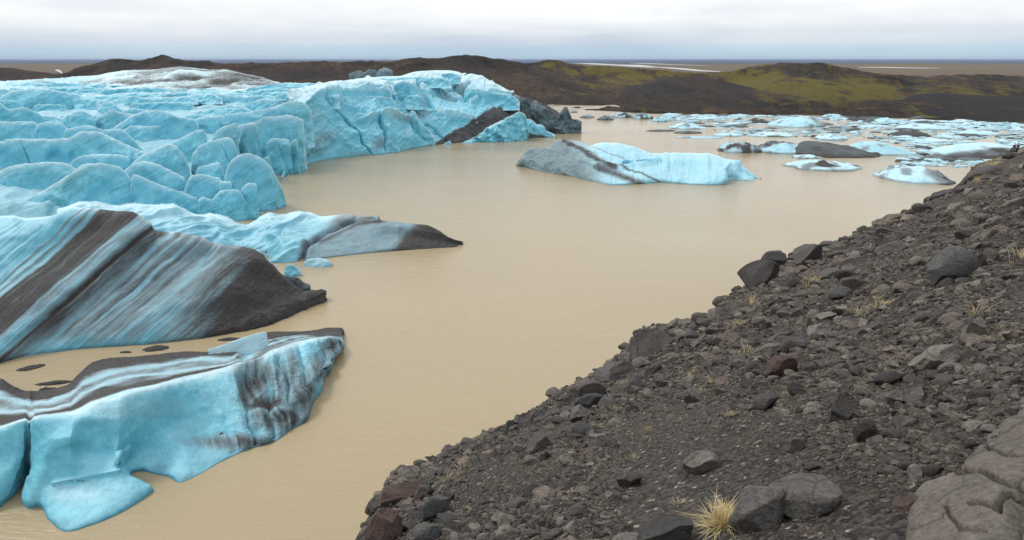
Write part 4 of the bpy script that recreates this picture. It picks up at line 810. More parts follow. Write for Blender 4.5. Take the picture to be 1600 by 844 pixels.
# dirty tongue of the nearest iceberg is part of its top; brash: a few kinds, copied
protos = []
for k_ in range(6):
    o = floe('x', 1300, 200, 16, 3.0, [0.0, 0.05, 0.1, 0.3, 0.75, 0.0][k_], [.9, .7, .8, .6, .2, .95][k_], seed=60 + k_, n=18, m=8, rough=1.8); protos.append(o)
used = set(); cnt = 0
BR = [(905,182),(1040,180),(1100,182),(1200,181),(1330,186),(1450,190),(1600,196),(1640,200),(1640,245),(1600,252),(1500,262),(1420,258),(1400,250),(1440,236),(1350,215),(1240,214),(1150,212),(1080,195),(1000,184)]
def inside(x, y, poly):
    c = False; j = len(poly) - 1
    for i in range(len(poly)):
        if (poly[i][1] > y) != (poly[j][1] > y) and x < (poly[j][0] - poly[i][0]) * (y - poly[i][1]) / (poly[j][1] - poly[i][1]) + poly[i][0]: c = not c
        j = i
    return c
tries = 0
while cnt < 290 and tries < 20000:
    tries += 1
    x = random.uniform(1040, 1640); y = random.uniform(180, 262) if random.random() < .75 else float(np.interp(x, [1040, 1200, 1330, 1450, 1640], [181, 182, 186.5, 190.5, 197])) + random.uniform(-1.5, 3)
    shy = float(np.interp(x, [1040, 1200, 1330, 1450, 1640], [179.5, 180, 184, 189, 195]))
    if not inside(x, max(y, shy + 2.5), BR): continue
    k_ = random.choice([0, 1, 2, 5, 5, 1, 3, 4, 3, 4]); src = protos[k_]
    if k_ in used: o = src.copy(); COL.objects.link(o)
    else: o = src; used.add(k_)
    c = at_z(x, y); s = random.uniform(0.35, 1.0) ** 1.0 * (1.9 if random.random() < .3 else 1.0); 
    o.location = (c[0], c[1], 0); s *= 1.35; o.scale = (s * random.uniform(1.0, 2.0), s * random.uniform(.9, 1.8), s * random.uniform(0.35, 0.9)); o.rotation_euler[2] = random.uniform(-.5, .5)
    meta(o, 'small dirty ice floe packed in the brash at the far end of the lake' if k_ in (3, 4) else 'small pale floe packed in the brash ice at the far end of the lake', 'ice floe', 'brash ice floes at the far end of the lake')
    cnt += 1
def brash_mass(n=3600):
    rg = np.random.default_rng(77); Vs = []; k = 9; th = np.linspace(0, 2 * np.pi, k, endpoint=False); c = 0; out = []
    while len(out) < n:
        x = rg.uniform(1040, 1680); shy = float(np.interp(x, [1040, 1200, 1330, 1450, 1680], [180.5, 181, 185, 190, 197]))
        y = shy + abs(rg.normal()) * 5 if rg.random() < .35 else rg.uniform(shy, 264)
        w = at_z(x, y)
        if not inside(x, max(y, shy + 2.5), BR) or fbm(v3(w[0] / 40, w[1] / 40, 0), 3, 9) < -0.28: continue
        out.append((w[0], w[1], rg.uniform(.5, 1) * (0.5 + 1.6 * rg.random() ** 4) * 1.5))
    for (x, y, s) in out:
        r1 = s * rg.uniform(.7, 1.25, k); a = rg.uniform(1, 1.9); h = s * rg.uniform(.12, .4)
        bot = np.stack([x + r1 * a * np.cos(th), y + r1 * np.sin(th), -0.3 + 0 * th], -1); top = np.stack([x + .72 * r1 * a * np.cos(th), y + .72 * r1 * np.sin(th), h * rg.uniform(.6, 1.1, k)], -1)
        Vs.append(np.vstack([bot, top, [[x, y, h * 1.2]]]))
    j = np.arange(k); j2 = (j + 1) % k
    Fb = np.vstack([np.stack([j, j2, k + j2], -1), np.stack([j, k + j2, k + j], -1), np.stack([k + j, k + j2, 0 * j + 2 * k], -1)])
    V = np.vstack(Vs); nv = 2 * k + 1; Fa = (Fb[None] + (np.arange(n) * nv)[:, None, None]).reshape(-1, 3)
    dt = np.repeat(np.where(rg.random(n) < .22, rg.uniform(.4, 1, n), 0), nv)
    meta(mesh_np('brash_ice', V, Fa, ICE_FAR, None, {'dirt': dt, 'rind_skylight': 0.9 + 0 * dt, 'lay': V[:, 2]}, False), kind='stuff')
brash_mass()
# grey snow patch heaps on the moraine behind the glacier
chunk('grey white slab of old ice on the dark moraine behind the glacier', [(588,114),(594,109),(602,106.5),(608,108),(614,113),(606,118)], 640, zf=10, fd=14, bd=10, dirt=0.5, rough=1.2, jag=2, step=.3)
chunk('broken line of pale old ice on the moraine left of the grey slab', [(545,115),(556,112.5),(566,111.5),(576,110),(584,108),(588,110),(590,116)], 650, zf=10, fd=10, bd=10, dirt=0.6, rough=1.6, jag=3.5, step=.3)

# ------------------------------------------------------------------ foreground slope
EDGE_PX = [(548,905),(560,870),(574,844),(588,815),(592,795),(600,765),(618,742),(650,728),(690,706),(740,684),(800,658),(855,628),(885,604),(920,588),(960,562),(985,535),(1005,512),(1040,505),(1085,500),(1115,490),(1135,466),(1160,450),(1195,425),(1240,400),(1290,385),(1330,368),(1370,350),(1420,328),(1470,307),(1490,300),(1505,280),(1525,256),(1560,246),(1600,236),(1680,214),(1800,186)]
def plane_z(x, y): return H - 2.16 + 0.391 * x - 0.386 * y
def on_plane(px, py):
    x, y, z = ray(px, py); k = -2.16 / (z - 0.391 * x + 0.386 * y); return x * k, y * k
EDGE = np.array([on_plane(*p) for p in EDGE_PX]); EDGE = np.vstack([[EDGE[0] + (EDGE[0] - EDGE[1]) * 3 + np.array([-1, -3])], EDGE])
def edge_sd(X, Y):                                    # >0 outside (lake side)
    best = np.full(X.shape, 1e9); sg = np.ones(X.shape)
    for (x0, y0), (x1, y1) in zip(EDGE[:-1], EDGE[1:]):
        dx, dy = x1 - x0, y1 - y0; t = np.clip(((X - x0) * dx + (Y - y0) * dy) / (dx*dx + dy*dy), 0, 1)
        best = np.minimum(best, np.hypot(X - x0 - t * dx, Y - y0 - t * dy))
    ins = np.zeros(X.shape, bool)                     # inside the polygon that closes the edge on the land side
    PL = np.vstack([EDGE, EDGE[-1] + (EDGE[-1] - EDGE[-3]) * 10, [[4000, -4000]], [[EDGE[0][0] - 8, -4000]]])
    for (x0, y0), (x1, y1) in zip(PL, np.roll(PL, 1, axis=0)):
        if y0 == y1: continue
        ins ^= ((y0 > Y) != (y1 > Y)) & (X < (x1 - x0) * (Y - y0) / (y1 - y0) + x0)
    return np.where(ins, -best, best)
def slope_h(X, Y):
    r = np.hypot(X, Y); e = edge_sd(X, Y); q = v3(X, Y, 0)
    amp = np.clip(r / 14, 0.35, 2.2); inn = sstep(0.0, 2.5, -e)
    z = plane_z(X, Y) + amp * (0.28 * fbm(q / 5.5, 4, 201)) * inn + 0.10 * amp * (ridged(q / 2.2, 4, 202) - .45) * (0.2 + .8 * inn)
    z += 0.035 * np.clip(r / 8, .6, 3) * fbm(q / 0.5, 4, 203)
    out = np.maximum(e, 0); z -= 1.1 * out + 0.5 * sstep(0, 1.5, out) + 0.25 * np.exp(-(e / 0.6) ** 2) * 0
    return z
def to_slope(px, py):
    x, y = on_plane(px, py)
    rx, ry, rz = ray(px, py); k = y / ry
    for _ in range(6):
        h = float(slope_h(np.array([rx * k]), np.array([ry * k]))[0]); zr = H + rz * k
        k += (zr - h) / (0.391 * rx - 0.386 * ry - rz) if False else (zr - h) / (-(rz) + 0.391 * rx - 0.386 * ry) * 0.8
    return rx * k, ry * k, float(slope_h(np.array([rx * k]), np.array([ry * k]))[0]), k
def make_slope():
    r = np.geomspace(1.2, 175, 640); th = np.radians(np.linspace(-42, 74, 760))
    Rr, T = np.meshgrid(r, th, indexing='ij'); X = Rr * np.sin(T); Y = Rr * np.cos(T)
    Z = np.maximum(slope_h(X, Y), -6)
    return meta(grid_obj('slope_ground', np.stack([X, Y, Z], -1), GRAVEL), kind='structure')
make_slope()

# rocks ------------------------------------------------------------
import bmesh
def rock_verts(seed, sub=3, sharp=1.0, cuts=11):
    bm = bmesh.new(); bmesh.ops.create_icosphere(bm, subdivisions=sub, radius=1.0)
    V = np.array([v.co[:] for v in bm.verts]); Fc = np.array([[v.index for v in f.verts] for f in bm.faces]); bm.free()
    rng = np.random.default_rng(seed)
    for _ in range(cuts):                             # plane cuts give flat broken faces
        n_ = rng.normal(size=3); n_ /= np.linalg.norm(n_); d = rng.uniform(0.50, 0.86)
        k = V @ n_ - d; V = V - np.clip(k, 0, None)[:, None] * n_ * sharp
    V += 0.045 * np.stack([fbm(V * 2.0 + seed + a * 9, 3, seed + a) for a in range(3)], -1)
    return V, Fc
def rock_mesh_obj(name, V, Fc, mat, dims, rot, loc, smooth=False, attrs=None):
    cz, sz = math.cos(rot), math.sin(rot); W = V * np.array(dims) / 2
    W = np.stack([W[:, 0] * cz - W[:, 1] * sz, W[:, 0] * sz + W[:, 1] * cz, W[:, 2]], -1)
    # lean with the slope
    W[:, 2] += (0.391 * W[:, 0] - 0.386 * W[:, 1]) * 0.55
    o = mesh_np(name, W + np.array(loc), Fc, mat, None, attrs or {'tone': 0.2 + 0 * W[:, 0]}, smooth, origin=np.array(loc))
    return o
def boulder(label, cx, cy, w, h, mat=None, seed=1, sub=4, cuts=10, sharp=1.0, rot=None, deep=0.9, sink=0.22, cat='boulder', name='boulder', flat=1.0):
    x, y, z, k = to_slope(cx, cy + h * 0.38); d = k                        # k is the depth along the optical axis
    W = w * d / F; Hh = h * d / F * flat
    V, Fc = rock_verts(seed, sub, 1.12 * sharp, cuts + 2); ext = (V.max(0) - V.min(0)) / 2
    V = V / ext
    dz = max(Hh * 1.2, 0.05)
    tone = (seed * 0.37 % 0.6)
    o = rock_mesh_obj(name, V, Fc, mat or ROCK, (W, W * deep, dz), rot if rot is not None else random.uniform(-.4, .4), (x, y, z + dz * (0.5 - sink)), False, {'tone': tone + 0 * V[:, 0]})
    for p in o.data.polygons: p.use_smooth = False
    return meta(o, label, cat)
B = [
 ('large dark angular boulder on the lip of the slope above the water', 1181,433,64,50,ROCK_DARK),
 ('dark rounded boulder touching the large dark one from behind', 1209,407,40,30,ROCK_DARK),
 ('grey block boulder with a lit flat top on the slope lip', 1262,399,50,38,ROCK),
 ('big flat faced dark grey boulder embedded high in the slope', 1478,420,66,62,ROCK_GREEN),
 ('small dark rock right of the big flat faced boulder', 1524,410,22,26,ROCK_DARK),
 ('oval grey boulder below the slope lip, right of the grey block', 1389,391,40,21,ROCK),
 ('low wide grey boulder between the grey block and the oval boulder', 1332,410,40,19,ROCK),
 ('pale topped angular boulder in the middle of the slope', 1280,517,40,29,ROCK_PALE),
 ('round knobbly grey boulder left of the pale topped one', 1240,535,44,33,ROCK),
 ('leaning grey slab left of the round knobbly boulder', 1202,549,32,22,ROCK_PALE),
 ('broad pale grey slab half buried on the right of the slope', 1463,560,70,40,ROCK_PALE),
 ('long pale slab pointing up the slope near dry grass', 1522,513,38,34,ROCK_PALE),
 ('small pointed grey rock above the broad pale slab', 1489,487,30,19,ROCK),
 ('flat pale rock above the pale topped angular boulder', 1291,494,32,17,ROCK_PALE),
 ('flat grey rock right of the pale topped boulder', 1366,511,30,17,ROCK),
 ('low grey slab below the grey block boulder', 1297,426,36,16,ROCK),
 ('rusty brown squarish boulder in the middle of the slope', 1218,573,42,36,ROCK_RED),
 ('upright grey slab with a cracked face right of centre', 1312,640,44,50,ROCK),
 ('dark leaning shard beside the upright grey slab', 1348,672,34,38,ROCK_DARK),
 ('long buried grey rock with sand on it, right part of slope', 1409,616,64,34,ROCK),
 ('black jagged rock above the long buried one', 1393,590,46,26,ROCK_DARK),
 ('grey angular rock left below the rusty boulder', 1196,626,38,28,ROCK),
 ('flat grey plate flush with the gravel', 1236,694,36,28,ROCK),
 ('left block of the cracked grey slab behind the grass tuft', 1182,788,90,66,ROCK_SLAB),
 ('right block of the cracked grey slab behind the grass tuft', 1252,774,112,54,ROCK_SLAB),
 ('smooth grey green boulder at lower left of the slope', 670,793,52,48,ROCK_GREEN),
 ('rounded grey boulder at the bottom below the smooth one', 667,830,44,34,ROCK_GREEN),
 ('dark grey rock just above the smooth grey green boulder', 664,768,30,26,ROCK),
 ('dark rock right of the smooth grey green boulder', 702,776,24,22,ROCK_DARK),
 ('grey rock with pale top in the lower middle of the slope', 930,690,34,24,ROCK_PALE),
 ('dark rectangular block in the lower middle of the slope', 982,748,38,24,ROCK),
 ('pale angular boulder above the bottom middle', 1090,722,54,34,ROCK_PALE),
 ('large dark boulder at the bottom edge left of the grass tuft', 1042,830,84,46,ROCK_DARK),
 ('pale flat rock cut by the bottom edge of the view', 982,846,56,14,ROCK_PALE),
 ('grey rock on the lip at lower left of the slope', 815,655,30,20,ROCK),
 ('small dark upright rock on the lip beside the grey rock', 796,664,17,16,ROCK_DARK),
 ('long dark rock near the lip by a grass tuft', 920,630,48,26,ROCK_DARK),
 ('grey block among stones lower left of centre', 842,690,36,30,ROCK),
 ('dark rock with sharp top right of the grey block', 905,645,34,26,ROCK),
 ('reddish stone near the right edge of the gravel', 1418,787,46,20,ROCK_RED),
 ('round boulder that the two people stand behind', 1585,236,15,12,ROCK_DARK),
 ('dark rock at the right edge beside the two people', 1604,238,18,9,ROCK_DARK),
 ('pale rounded boulder below the dry grass near the ridge top', 1512,302,18,14,ROCK_PALE),
 ('grey boulder on the ridge below the dry grass', 1480,306,20,12,ROCK),
]
for k_, (lb, cx, cy, w_, h_, mt) in enumerate(B): boulder(lb, cx, cy, w_, h_, mt, seed=400 + k_ * 7)
# bedrock humps along the lip
OUT = [('smooth pale bedrock hump on the lip left of the dark boulder', 1143,476,64,44,ROCK_PALE),
 ('large bedrock dome on the lip in the middle of the slope', 1012,535,70,56,ROCK),
 ('low bedrock hump below the large dome on the lip', 958,578,66,34,ROCK),
 ('layered bedrock hump on the lip above the dark rocks', 908,612,64,44,ROCK),
 ('dark outcrop at the top of the ridge left of dry grass', 1534,268,50,32,ROCK),
 ('long low outcrop capping the ridge near the people', 1560,252,46,14,ROCK_DARK),
 ('small dark outcrop on the lip below the ridge top', 1472,306,34,20,ROCK_DARK)]
for k_, (lb, cx, cy, w_, h_, mt) in enumerate(OUT):
    boulder(lb, cx, cy, w_, h_, mt, seed=900 + k_ * 5, sub=5, cuts=6, deep=1.0, sink=0.38, cat='rock outcrop', name='rock_outcrop', rot=0.6)
for k_, (lb, cx, cy, w_, h_) in enumerate([('crumbling reddish outcrop on the lip at lower left', 632,758,74,60),('reddish crumbly bank at the bottom left corner of the slope', 602,818,60,76)]):
    boulder(lb, cx, cy, w_, h_, ROCK_RED, seed=950 + k_ * 5, sub=5, cuts=14, deep=1.2, sink=0.42, cat='rock outcrop', name='rock_outcrop')

def big_outcrop():                                    # light brown smooth bedrock at the lower right
    def pt(px, py, up):
        x, y, z, k = to_slope(px, py); L = math.sqrt(x*x + y*y + (H - z) ** 2)
        f = 1 - up / L; return (x * f, y * f, H + (z - H) * f, px, py)
    edge = [(1412,930),(1416,880),(1420,844),(1424,806),(1436,782),(1456,762),(1480,750),(1500,742),(1512,724),(1532,700),(1556,668),(1580,645),(1602,626),(1640,590),(1690,545)]
    rows = []
    for off, up in [((0,0), -0.10), ((2,2), 0.05), ((14,8), 0.24), ((45,20), 0.36), ((95,42), 0.42), ((170,60), 0.40), ((230,90), -0.15)]:
        rows.append(np.array([pt(x + off[0], y + off[1], up) for x, y in edge]))
    R = []
    for K in rows:
        s = np.r_[0, np.cumsum(np.linalg.norm(np.diff(K[:, 3:5], axis=0), axis=1))]; R.append(hermite(np.linspace(0, 1, 520), K, s / s[-1]))
    R = np.array(R); G = hermite(np.linspace(0, 6, 460), R.reshape(7, -1), np.arange(7)).reshape(460, 520, 5); P = G[..., :3].copy()
    n_ = normals(P); n_ *= np.where(n_[..., 2:3] < 0, -1, 1)
    d = 0.035 * fbm(P / 0.45, 5, 301) + 0.06 * fbm(P / 1.3, 3, 302) + 0.018 * (ridged(P / .22, 5, 303) - .4) + 0.006 * fbm(P / .05, 3, 304)
    sx, sy = G[..., 3] + 5 * fbm(P / .2, 3, 305), G[..., 4] + 5 * fbm(P / .2 + 5, 3, 306)
    for pl, w, a in [([(1500,745),(1530,738),(1560,752),(1600,760)],3,.06),([(1480,790),(1500,830),(1540,835)],2.5,.05),([(1540,700),(1570,712),(1610,715)],2.5,.05),([(1520,790),(1560,800),(1575,770),(1600,775)],3,.09),([(1430,830),(1470,815),(1480,800)],1.5,.03)]:
        d -= a * np.exp(-(seg_dist(sx, sy, pl) / w) ** 2)
    d -= 0.18 * blob(sx, sy, [(1602,805,26,40,1.)])
    P += n_ * d[..., None]
    meta(grid_obj('rock_outcrop', P, BEDROCK, attrs={'tone': 0.3 + 0 * d}), 'large smooth light brown bedrock outcrop filling the lower right corner', 'rock outcrop')
big_outcrop()

# stones one can count: copies of a few broken shapes; the rest as one mass of rubble
stone_src = []
for k_ in range(10):
    V, Fc = rock_verts(700 + k_, 3, 1.0, 9); V = V * np.array([1, random.uniform(.6, .9), random.uniform(.45, .75)])
    stone_src.append((V, Fc))
def scatter(n, smin, smax, powr, rng, region='frame'):
    out = []
    while len(out) < n:
        k = n * 2
        px = rng.uniform(540, 1690, k); py = rng.uniform(225, 900, k); x, y = on_plane(px, py)
        good = (y > 1.6) & (y < 120); x, y, px, py = x[good], y[good], px[good], py[good]
        e = edge_sd(x, y); r = np.hypot(x, y); good = (e < (0.25 if smin > 5 else 0.1)) & (e > -60); x, y, r = x[good], y[good], r[good]
        size_px = smin * (smax / smin) ** (rng.uniform(0, 1, len(x)) ** powr)
        clump = fbm(v3(x / (1.2 + r * .12), y / (1.2 + r * .12), 0), 3, 88)
        sandy = 0.55 * np.exp(-((x - 1.9 * 1) / 3.0) ** 2 - ((y - 7.5) / 2.6) ** 2) if smin > 5 else 0
        keep = rng.uniform(-0.5, 0.5, len(x)) < 1.5 * clump + 0.12 - sandy
        for a in zip(x[keep], y[keep], r[keep], size_px[keep]): out.append(a)
    return np.array(out[:n])
rng = np.random.default_rng(31)
S = scatter(250, 22, 48, 1.9, rng); Z = slope_h(S[:, 0], S[:, 1])
shared = {}
for (x, y, r, spx), z in zip(S, Z):
    k_ = int(rng.integers(10)); mt = [ROCK, ROCK, ROCK_DARK, ROCK_PALE, ROCK_DARK, ROCK][int(rng.integers(6))]
    key = (k_, mt.name); depth = math.sqrt(x*x*.2 + y*y + (H - z) ** 2 * .6); sc_ = max(0.05, min(1.1, spx * depth / F / 2))
    if key not in shared:
        V, Fc = stone_src[k_]; o = mesh_np('stone', V, Fc, mt, None, {'tone': 0.1 + 0 * V[:, 0]}, False, origin=np.zeros(3)); shared[key] = o
    else: o = shared[key].copy(); COL.objects.link(o)
    o.location = (x, y, z + sc_ * 0.12); o.scale = (sc_,) * 3
    o.rotation_euler = (rng.uniform(-.45, .15), rng.uniform(-.5, .1), rng.uniform(0, 6.3))
    tone = {'basalt': 'grey', 'dark_basalt': 'dark', 'pale_basalt': 'pale'}[mt.name]
    meta(o, tone + ' broken stone lying loose in the rubble of the slope', 'stone', 'loose stones on the slope')
def rubble(name, n, smin, smax, powr, sub, seed):
    rg = np.random.default_rng(seed); S = scatter(n, smin, smax, powr, rg); Z = slope_h(S[:, 0], S[:, 1])
    src = []
    for k in range(14):
        V, Fc = rock_verts(1200 + k + seed, sub, 1.15, 10); V = V * np.array([1.15, rg.uniform(.5, .95), rg.uniform(.35, .85)]); src.append((V, Fc))
    nv = len(src[0][0]); idx = rg.integers(0, 14, n)
    A = np.stack([s[0] for s in src])[idx]            # n,nv,3
    depth = np.sqrt(S[:, 0]**2 * .2 + S[:, 1]**2 + (H - Z)**2 * .6); sc = np.clip(S[:, 3] * depth / F / 2, 0.006, 1.0)
    a, b, c = rg.uniform(0, 6.28, n), rg.uniform(-.6, .6, n), rg.uniform(-.7, .2, n)
    ca, sa, cb, sb, cc, sn = np.cos(a), np.sin(a), np.cos(b), np.sin(b), np.cos(c), np.sin(c)
    x, y, z = A[..., 0], A[..., 1], A[..., 2]
    x, y = x * ca[:, None] - y * sa[:, None], x * sa[:, None] + y * ca[:, None]
    x, z = x * cb[:, None] + z * sb[:, None], -x * sb[:, None] + z * cb[:, None]
    y, z = y * cc[:, None] - z * sn[:, None], y * sn[:, None] + z * cc[:, None]
    P = np.stack([x, y, z], -1) * sc[:, None, None] + np.stack([S[:, 0], S[:, 1], Z + sc * 0.10], -1)[:, None, :]
    Fc = src[0][1][None] + (np.arange(n) * nv)[:, None, None]
    tone = np.repeat(rg.uniform(0, 1, n), nv)
    o = mesh_np(name, P.reshape(-1, 3), Fc.reshape(-1, 3), ROCK_MIX, None, {'tone': tone}, False)
    return meta(o, kind='stuff')
rubble('rubble', 4600, 11, 34, 2.3, 3, 5)
rubble('rubble', 13000, 5.5, 14, 1.5, 2, 15)
rubble('gravel', 60000, 2.5, 8, 1.3, 1, 6)

# ------------------------------------------------------------------ dry grass
def straw_material():
    m, nt, b = new_mat('dry_grass', 0.8, 0.2); n = N(nt)
    c = n.mix(n.noise(n.geo(), 9, 3), (0.42, 0.32, 0.14), (0.66, 0.56, 0.32)); n.put(b.inputs['Base Color'], c); return m
STRAW = straw_material()
def grass_mesh(nb, seed, spread=0.5, hgt=1.0, flop=0.6):
    rg = np.random.default_rng(seed); V = []; Fq = []
    for i in range(nb):
        a = rg.uniform(0, 6.28); r = rg.uniform(0, .28) ** .8; bx, by = r * math.cos(a), r * math.sin(a)
        ln = hgt * rg.uniform(.45, 1.0); le = rg.uniform(.1, flop) * ln * (0.5 + r * 2); aa = a + rg.uniform(-.9, .9); w = 0.012 * rg.uniform(.6, 1.4)
        nx, ny = -math.sin(aa), math.cos(aa); st = len(V)
        for k in range(5):
            t = k / 4; x = bx + math.cos(aa) * le * t * t; y = by + math.sin(aa) * le * t * t; z = ln * (t - .28 * t * t * (le / ln)); ww = w * (1 - t * .9)
            V += [(x - nx * ww, y - ny * ww, z), (x + nx * ww, y + ny * ww, z)]
        for k in range(4): Fq.append((st + 2*k, st + 2*k + 1, st + 2*k + 3, st + 2*k + 2))
    return np.array(V), np.array(Fq)
GR = [(1130,822,64,'large straw coloured grass tuft at the bottom right of centre'),(1342,493,22,'dry grass tuft in the upper middle of the slope'),(1376,480,20,'spreading dry grass beside flat rocks in the upper slope'),(1266,446,16,'dry grass tuft just below the grey block boulder'),(1525,492,24,'thin dry grass on the right of the slope above the long pale slab'),(1168,555,18,'dry grass tuft left of the leaning grey slab'),(1592,410,26,'dry grass at the right edge of the slope'),(1535,536,16,'dry grass by the long pale slab'),(1498,556,14,'dry grass at the top of the broad pale slab'),(1460,578,16,'dry grass growing over the broad pale slab'),(868,642,14,'yellow grass tuft on the lip near the long dark rock'),(1150,510,14,'short yellow grass below the pale bedrock hump'),(1025,545,12,'yellow grass at the foot of the bedrock dome'),(722,735,16,'sparse dry stalks on the lower left slope'),(700,752,15,'sparse dry stalks above the dark grey rocks'),(1172,478,18,'dry stalks under the large dark boulder'),(1328,610,14,'dry grass above the upright grey slab'),(1345,606,12,'short dry grass right above the upright grey slab'),(1108,600,12,'small yellow tuft in the middle of the slope'),(1262,612,12,'small dry tuft right of the rusty boulder'),(1140,650,12,'small yellow tuft left of the grey angular rock'),(1075,590,10,'tiny yellow tuft near the bedrock humps'),(900,696,10,'dry stalks near the grey rock with pale top'),(960,640,9,'tiny yellow tuft below the long dark rock'),(1570,530,16,'dry grass tuft at the right near the slab'),(1415,585,12,'thin dry stalks by the black jagged rock')]
gsrc = [grass_mesh(460, 1, hgt=0.60, flop=1.7), grass_mesh(34, 2, hgt=1.0, flop=.9), grass_mesh(26, 3, hgt=.9, flop=1.1), grass_mesh(40, 4, hgt=.8, flop=1.2)]
for k_, (px, py, hp, lb) in enumerate(GR):
    x, y, z, kd = to_slope(px, py); V, Fq = gsrc[0 if k_ == 0 else 1 + k_ % 3]
    s = hp * (1.0 if k_ == 0 else 1.25) * kd / F; V = V * s; 
    if k_: V = V * np.array([1.3, 1.3, 1]); 
    V = V.copy(); V[:, 2] += 0.2 * V[:, 0]
    meta(mesh_np('grass_tuft', V + np.array([x, y, z - .01]), Fq, STRAW, None, None, True, origin=np.array([x, y, z])), lb, 'grass tuft')
rg_ = random.Random(12); shg = {}; ng = 0
while ng < 30:
    px, py = rg_.uniform(640, 1600), rg_.uniform(250, 800); x, y = on_plane(px, py)
    if edge_sd(np.array([x]), np.array([y]))[0] > -0.2 or (px > 1400 and py > 640): continue
    x, y, z, kd = to_slope(px, py); i = rg_.randrange(3)
    if i not in shg: o = mesh_np('grass_tuft', gsrc[1 + i][0] * np.array([1.3, 1.3, 1]), gsrc[1 + i][1], STRAW, None, None, True, origin=np.zeros(3)); shg[i] = o
    else: o = shg[i].copy(); COL.objects.link(o)
    s_ = rg_.uniform(7, 14) * kd / F; o.location = (x, y, z); o.scale = (s_ * rg_.uniform(1, 1.6), s_ * rg_.uniform(1, 1.6), s_); o.rotation_euler[2] = rg_.uniform(0, 6)
    meta(o, 'small sparse tuft of straw coloured grass among the stones', 'grass tuft', 'sparse grass tufts on the slope'); ng += 1
# golden grass bank below the ridge top: a spread of tufts
def grass_bank():
    rg = np.random.default_rng(9); Vs = []; Fs = []; c = 0
    for i in range(120):
        t = rg.uniform(0, 1) ; px = 1522 + 38 * t + rg.normal() * 4; py = 284 - 26 * t + rg.normal() * 3.5
        x, y, z, kd = to_slope(px, py); V, Fq = gsrc[1 + i % 3]; s = 8.5 * kd / F; a = rg.uniform(0, 6.28)
        W = V * s * np.array([2.2, 2.2, 1]); W = np.stack([W[:, 0] * math.cos(a) - W[:, 1] * math.sin(a), W[:, 0] * math.sin(a) + W[:, 1] * math.cos(a), W[:, 2]], -1) + np.array([x, y, z])
        Vs.append(W); Fs.append(Fq + c); c += len(V)
    meta(mesh_np('grass', np.vstack(Vs), np.vstack(Fs), STRAW, None, None, True), kind='stuff')
grass_bank()

# ------------------------------------------------------------------ two people behind the boulder on the ridge
def cloth(name, col):
    m, nt, b = new_mat(name, 0.85, 0.2); n = N(nt); n.put(b.inputs['Base Color'], n.mix(n.noise(n.geo(), 8, 4), tuple(c * .7 for c in col), col)); return m
SKIN = cloth('skin', (0.45, 0.28, 0.20)); HAIR = cloth('hair', (0.03, 0.02, 0.015)); NAVY = cloth('navy_jacket', (0.012, 0.022, 0.075)); BLACK = cloth('black_jacket', (0.012, 0.012, 0.016)); TROU = cloth('dark_trousers', (0.02, 0.02, 0.025))
def skin_mesh(joints, edges, sub=2):
    me = bpy.data.meshes.new('t'); me.from_pydata([j[:3] for j in joints], edges, []); o = bpy.data.objects.new('t', me); COL.objects.link(o)
    md = o.modifiers.new('s', 'SKIN'); md.use_smooth_shade = True
    for i, j in enumerate(joints): me.skin_vertices[0].data[i].radius = (j[3], j[4] if len(j) > 4 else j[3])
    me.skin_vertices[0].data[0].use_root = True
    s = o.modifiers.new('b', 'SUBSURF'); s.levels = sub; s.render_levels = sub
    dg = bpy.context.evaluated_depsgraph_get(); m2 = bpy.data.meshes.new_from_object(o.evaluated_get(dg)); bpy.data.objects.remove(o); return m2
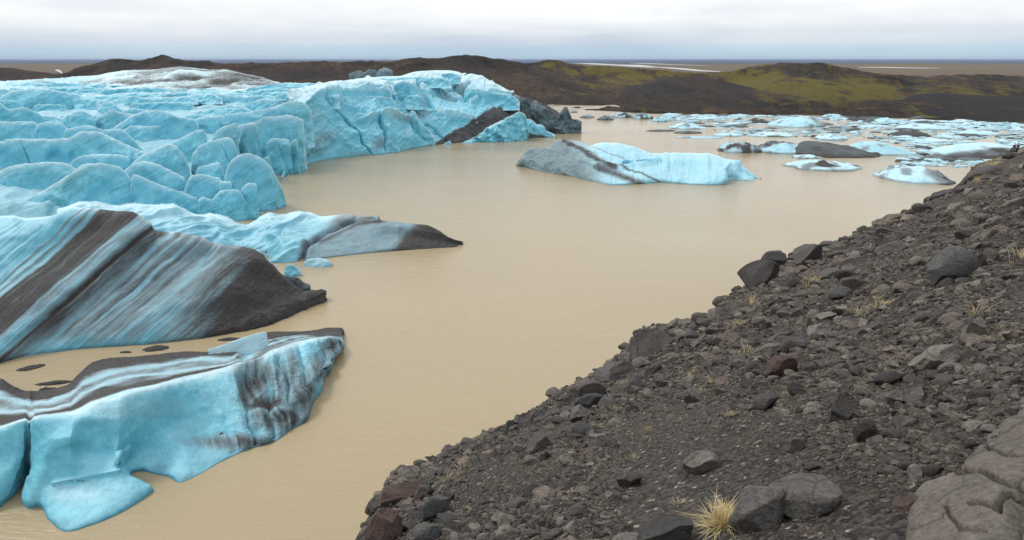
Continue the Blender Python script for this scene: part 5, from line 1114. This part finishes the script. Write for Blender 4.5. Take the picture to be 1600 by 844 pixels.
def person(label, px, py, turn, jacket, reach):
    x, y, z, k = to_slope(px, py); y += 0.9; x += 0.63; z = float(slope_h(np.array([x]), np.array([y]))[0]) - 0.05; root = empty('person', (x, y, z), label, 'person')
    root.rotation_euler[2] = turn
    # body: pelvis first
    J = [(0,0,.95,.14,.11),(0,0,1.15,.13,.10),(0,0,1.38,.16,.10),(0,0,1.50,.06),(0,.01,1.60,.055),(0,.015,1.70,.085,.10),
         (.19,0,1.42,.055),(.25,.02,1.16,.042),(.22,.16,.98,.032),(.22,.22,.92,.03),(-.19,0,1.42,.055),(-.25,.02,1.16,.042),(-.22,.16,.98,.032),(-.22,.22,.92,.03),
         (.10,0,.86,.09),(.11,.02,.50,.06),(.11,-.02,.09,.042),(.11,.14,.04,.035),(-.10,0,.86,.09),(-.11,.02,.50,.06),(-.11,-.02,.09,.042),(-.11,.14,.04,.035)]
    if reach: J[7] = (.34,.16,1.36,.042); J[8] = (.20,.34,1.52,.032); J[9] = (.12,.36,1.58,.03); J[11] = (-.34,.16,1.34,.042); J[12] = (-.20,.34,1.52,.032); J[13] = (-.12,.36,1.58,.03)
    E = [(0,1),(1,2),(2,3),(3,4),(4,5),(2,6),(6,7),(7,8),(8,9),(2,10),(10,11),(11,12),(12,13),(0,14),(14,15),(15,16),(16,17),(0,18),(18,19),(19,20),(20,21)]
    def part(name, J_, E_, mat):
        me = skin_mesh(J_, E_); me.name = name; me.materials.clear(); me.materials.append(mat); o = bpy.data.objects.new(name, me); COL.objects.link(o); o.parent = root; return o
    part('body', J, E, SKIN)
    gi = lambda idx, f: [(*J[i][:3], *[r * f for r in J[i][3:]]) for i in idx]
    part('jacket', gi([0,1,2,3,6,7,8,10,11,12], 1.28), [(0,1),(1,2),(2,3),(2,4),(4,5),(5,6),(2,7),(7,8),(8,9)], jacket)
    part('trousers', gi([0,14,15,16,18,19,20], 1.22), [(0,1),(1,2),(2,3),(0,4),(4,5),(5,6)], TROU)
    part('hair', [(0,-.02,1.72,.105,.12),(0,-.02,1.80,.09,.10)], [(0,1)], HAIR)
person('left person in a black jacket standing behind the round boulder on the ridge', 1583.0, 241, 0.3, BLACK, False)
person('right person in a navy blue jacket with arms raised beside the one in black', 1588.5, 241, -1.2, NAVY, True)

# ------------------------------------------------------------------ air
def haze():
    m = bpy.data.materials.new('haze'); m.use_nodes = True; nt = m.node_tree; nt.nodes.clear()
    v = nt.nodes.new('ShaderNodeVolumePrincipled'); v.inputs['Color'].default_value = (0.62, 0.76, 0.95, 1); v.inputs['Density'].default_value = HAZE
    o = nt.nodes.new('ShaderNodeOutputMaterial'); nt.links.new(v.outputs[0], o.inputs['Volume'])
    x, y0, y1, z0, z1 = 99000, -4000, 99000, -9, 130
    V = [(a, b, c) for c in (z0, z1) for a, b in ((-x, y0), (x, y0), (x, y1), (-x, y1))]
    Fq = np.array([(0,3,2,1),(4,5,6,7),(0,1,5,4),(1,2,6,5),(2,3,7,6),(3,0,4,7)])
    meta(mesh_np('haze', V, Fq, m, None, None, False, origin=np.array([0, 0, 0.])), kind='stuff')
HAZE = 2.0e-5
haze()
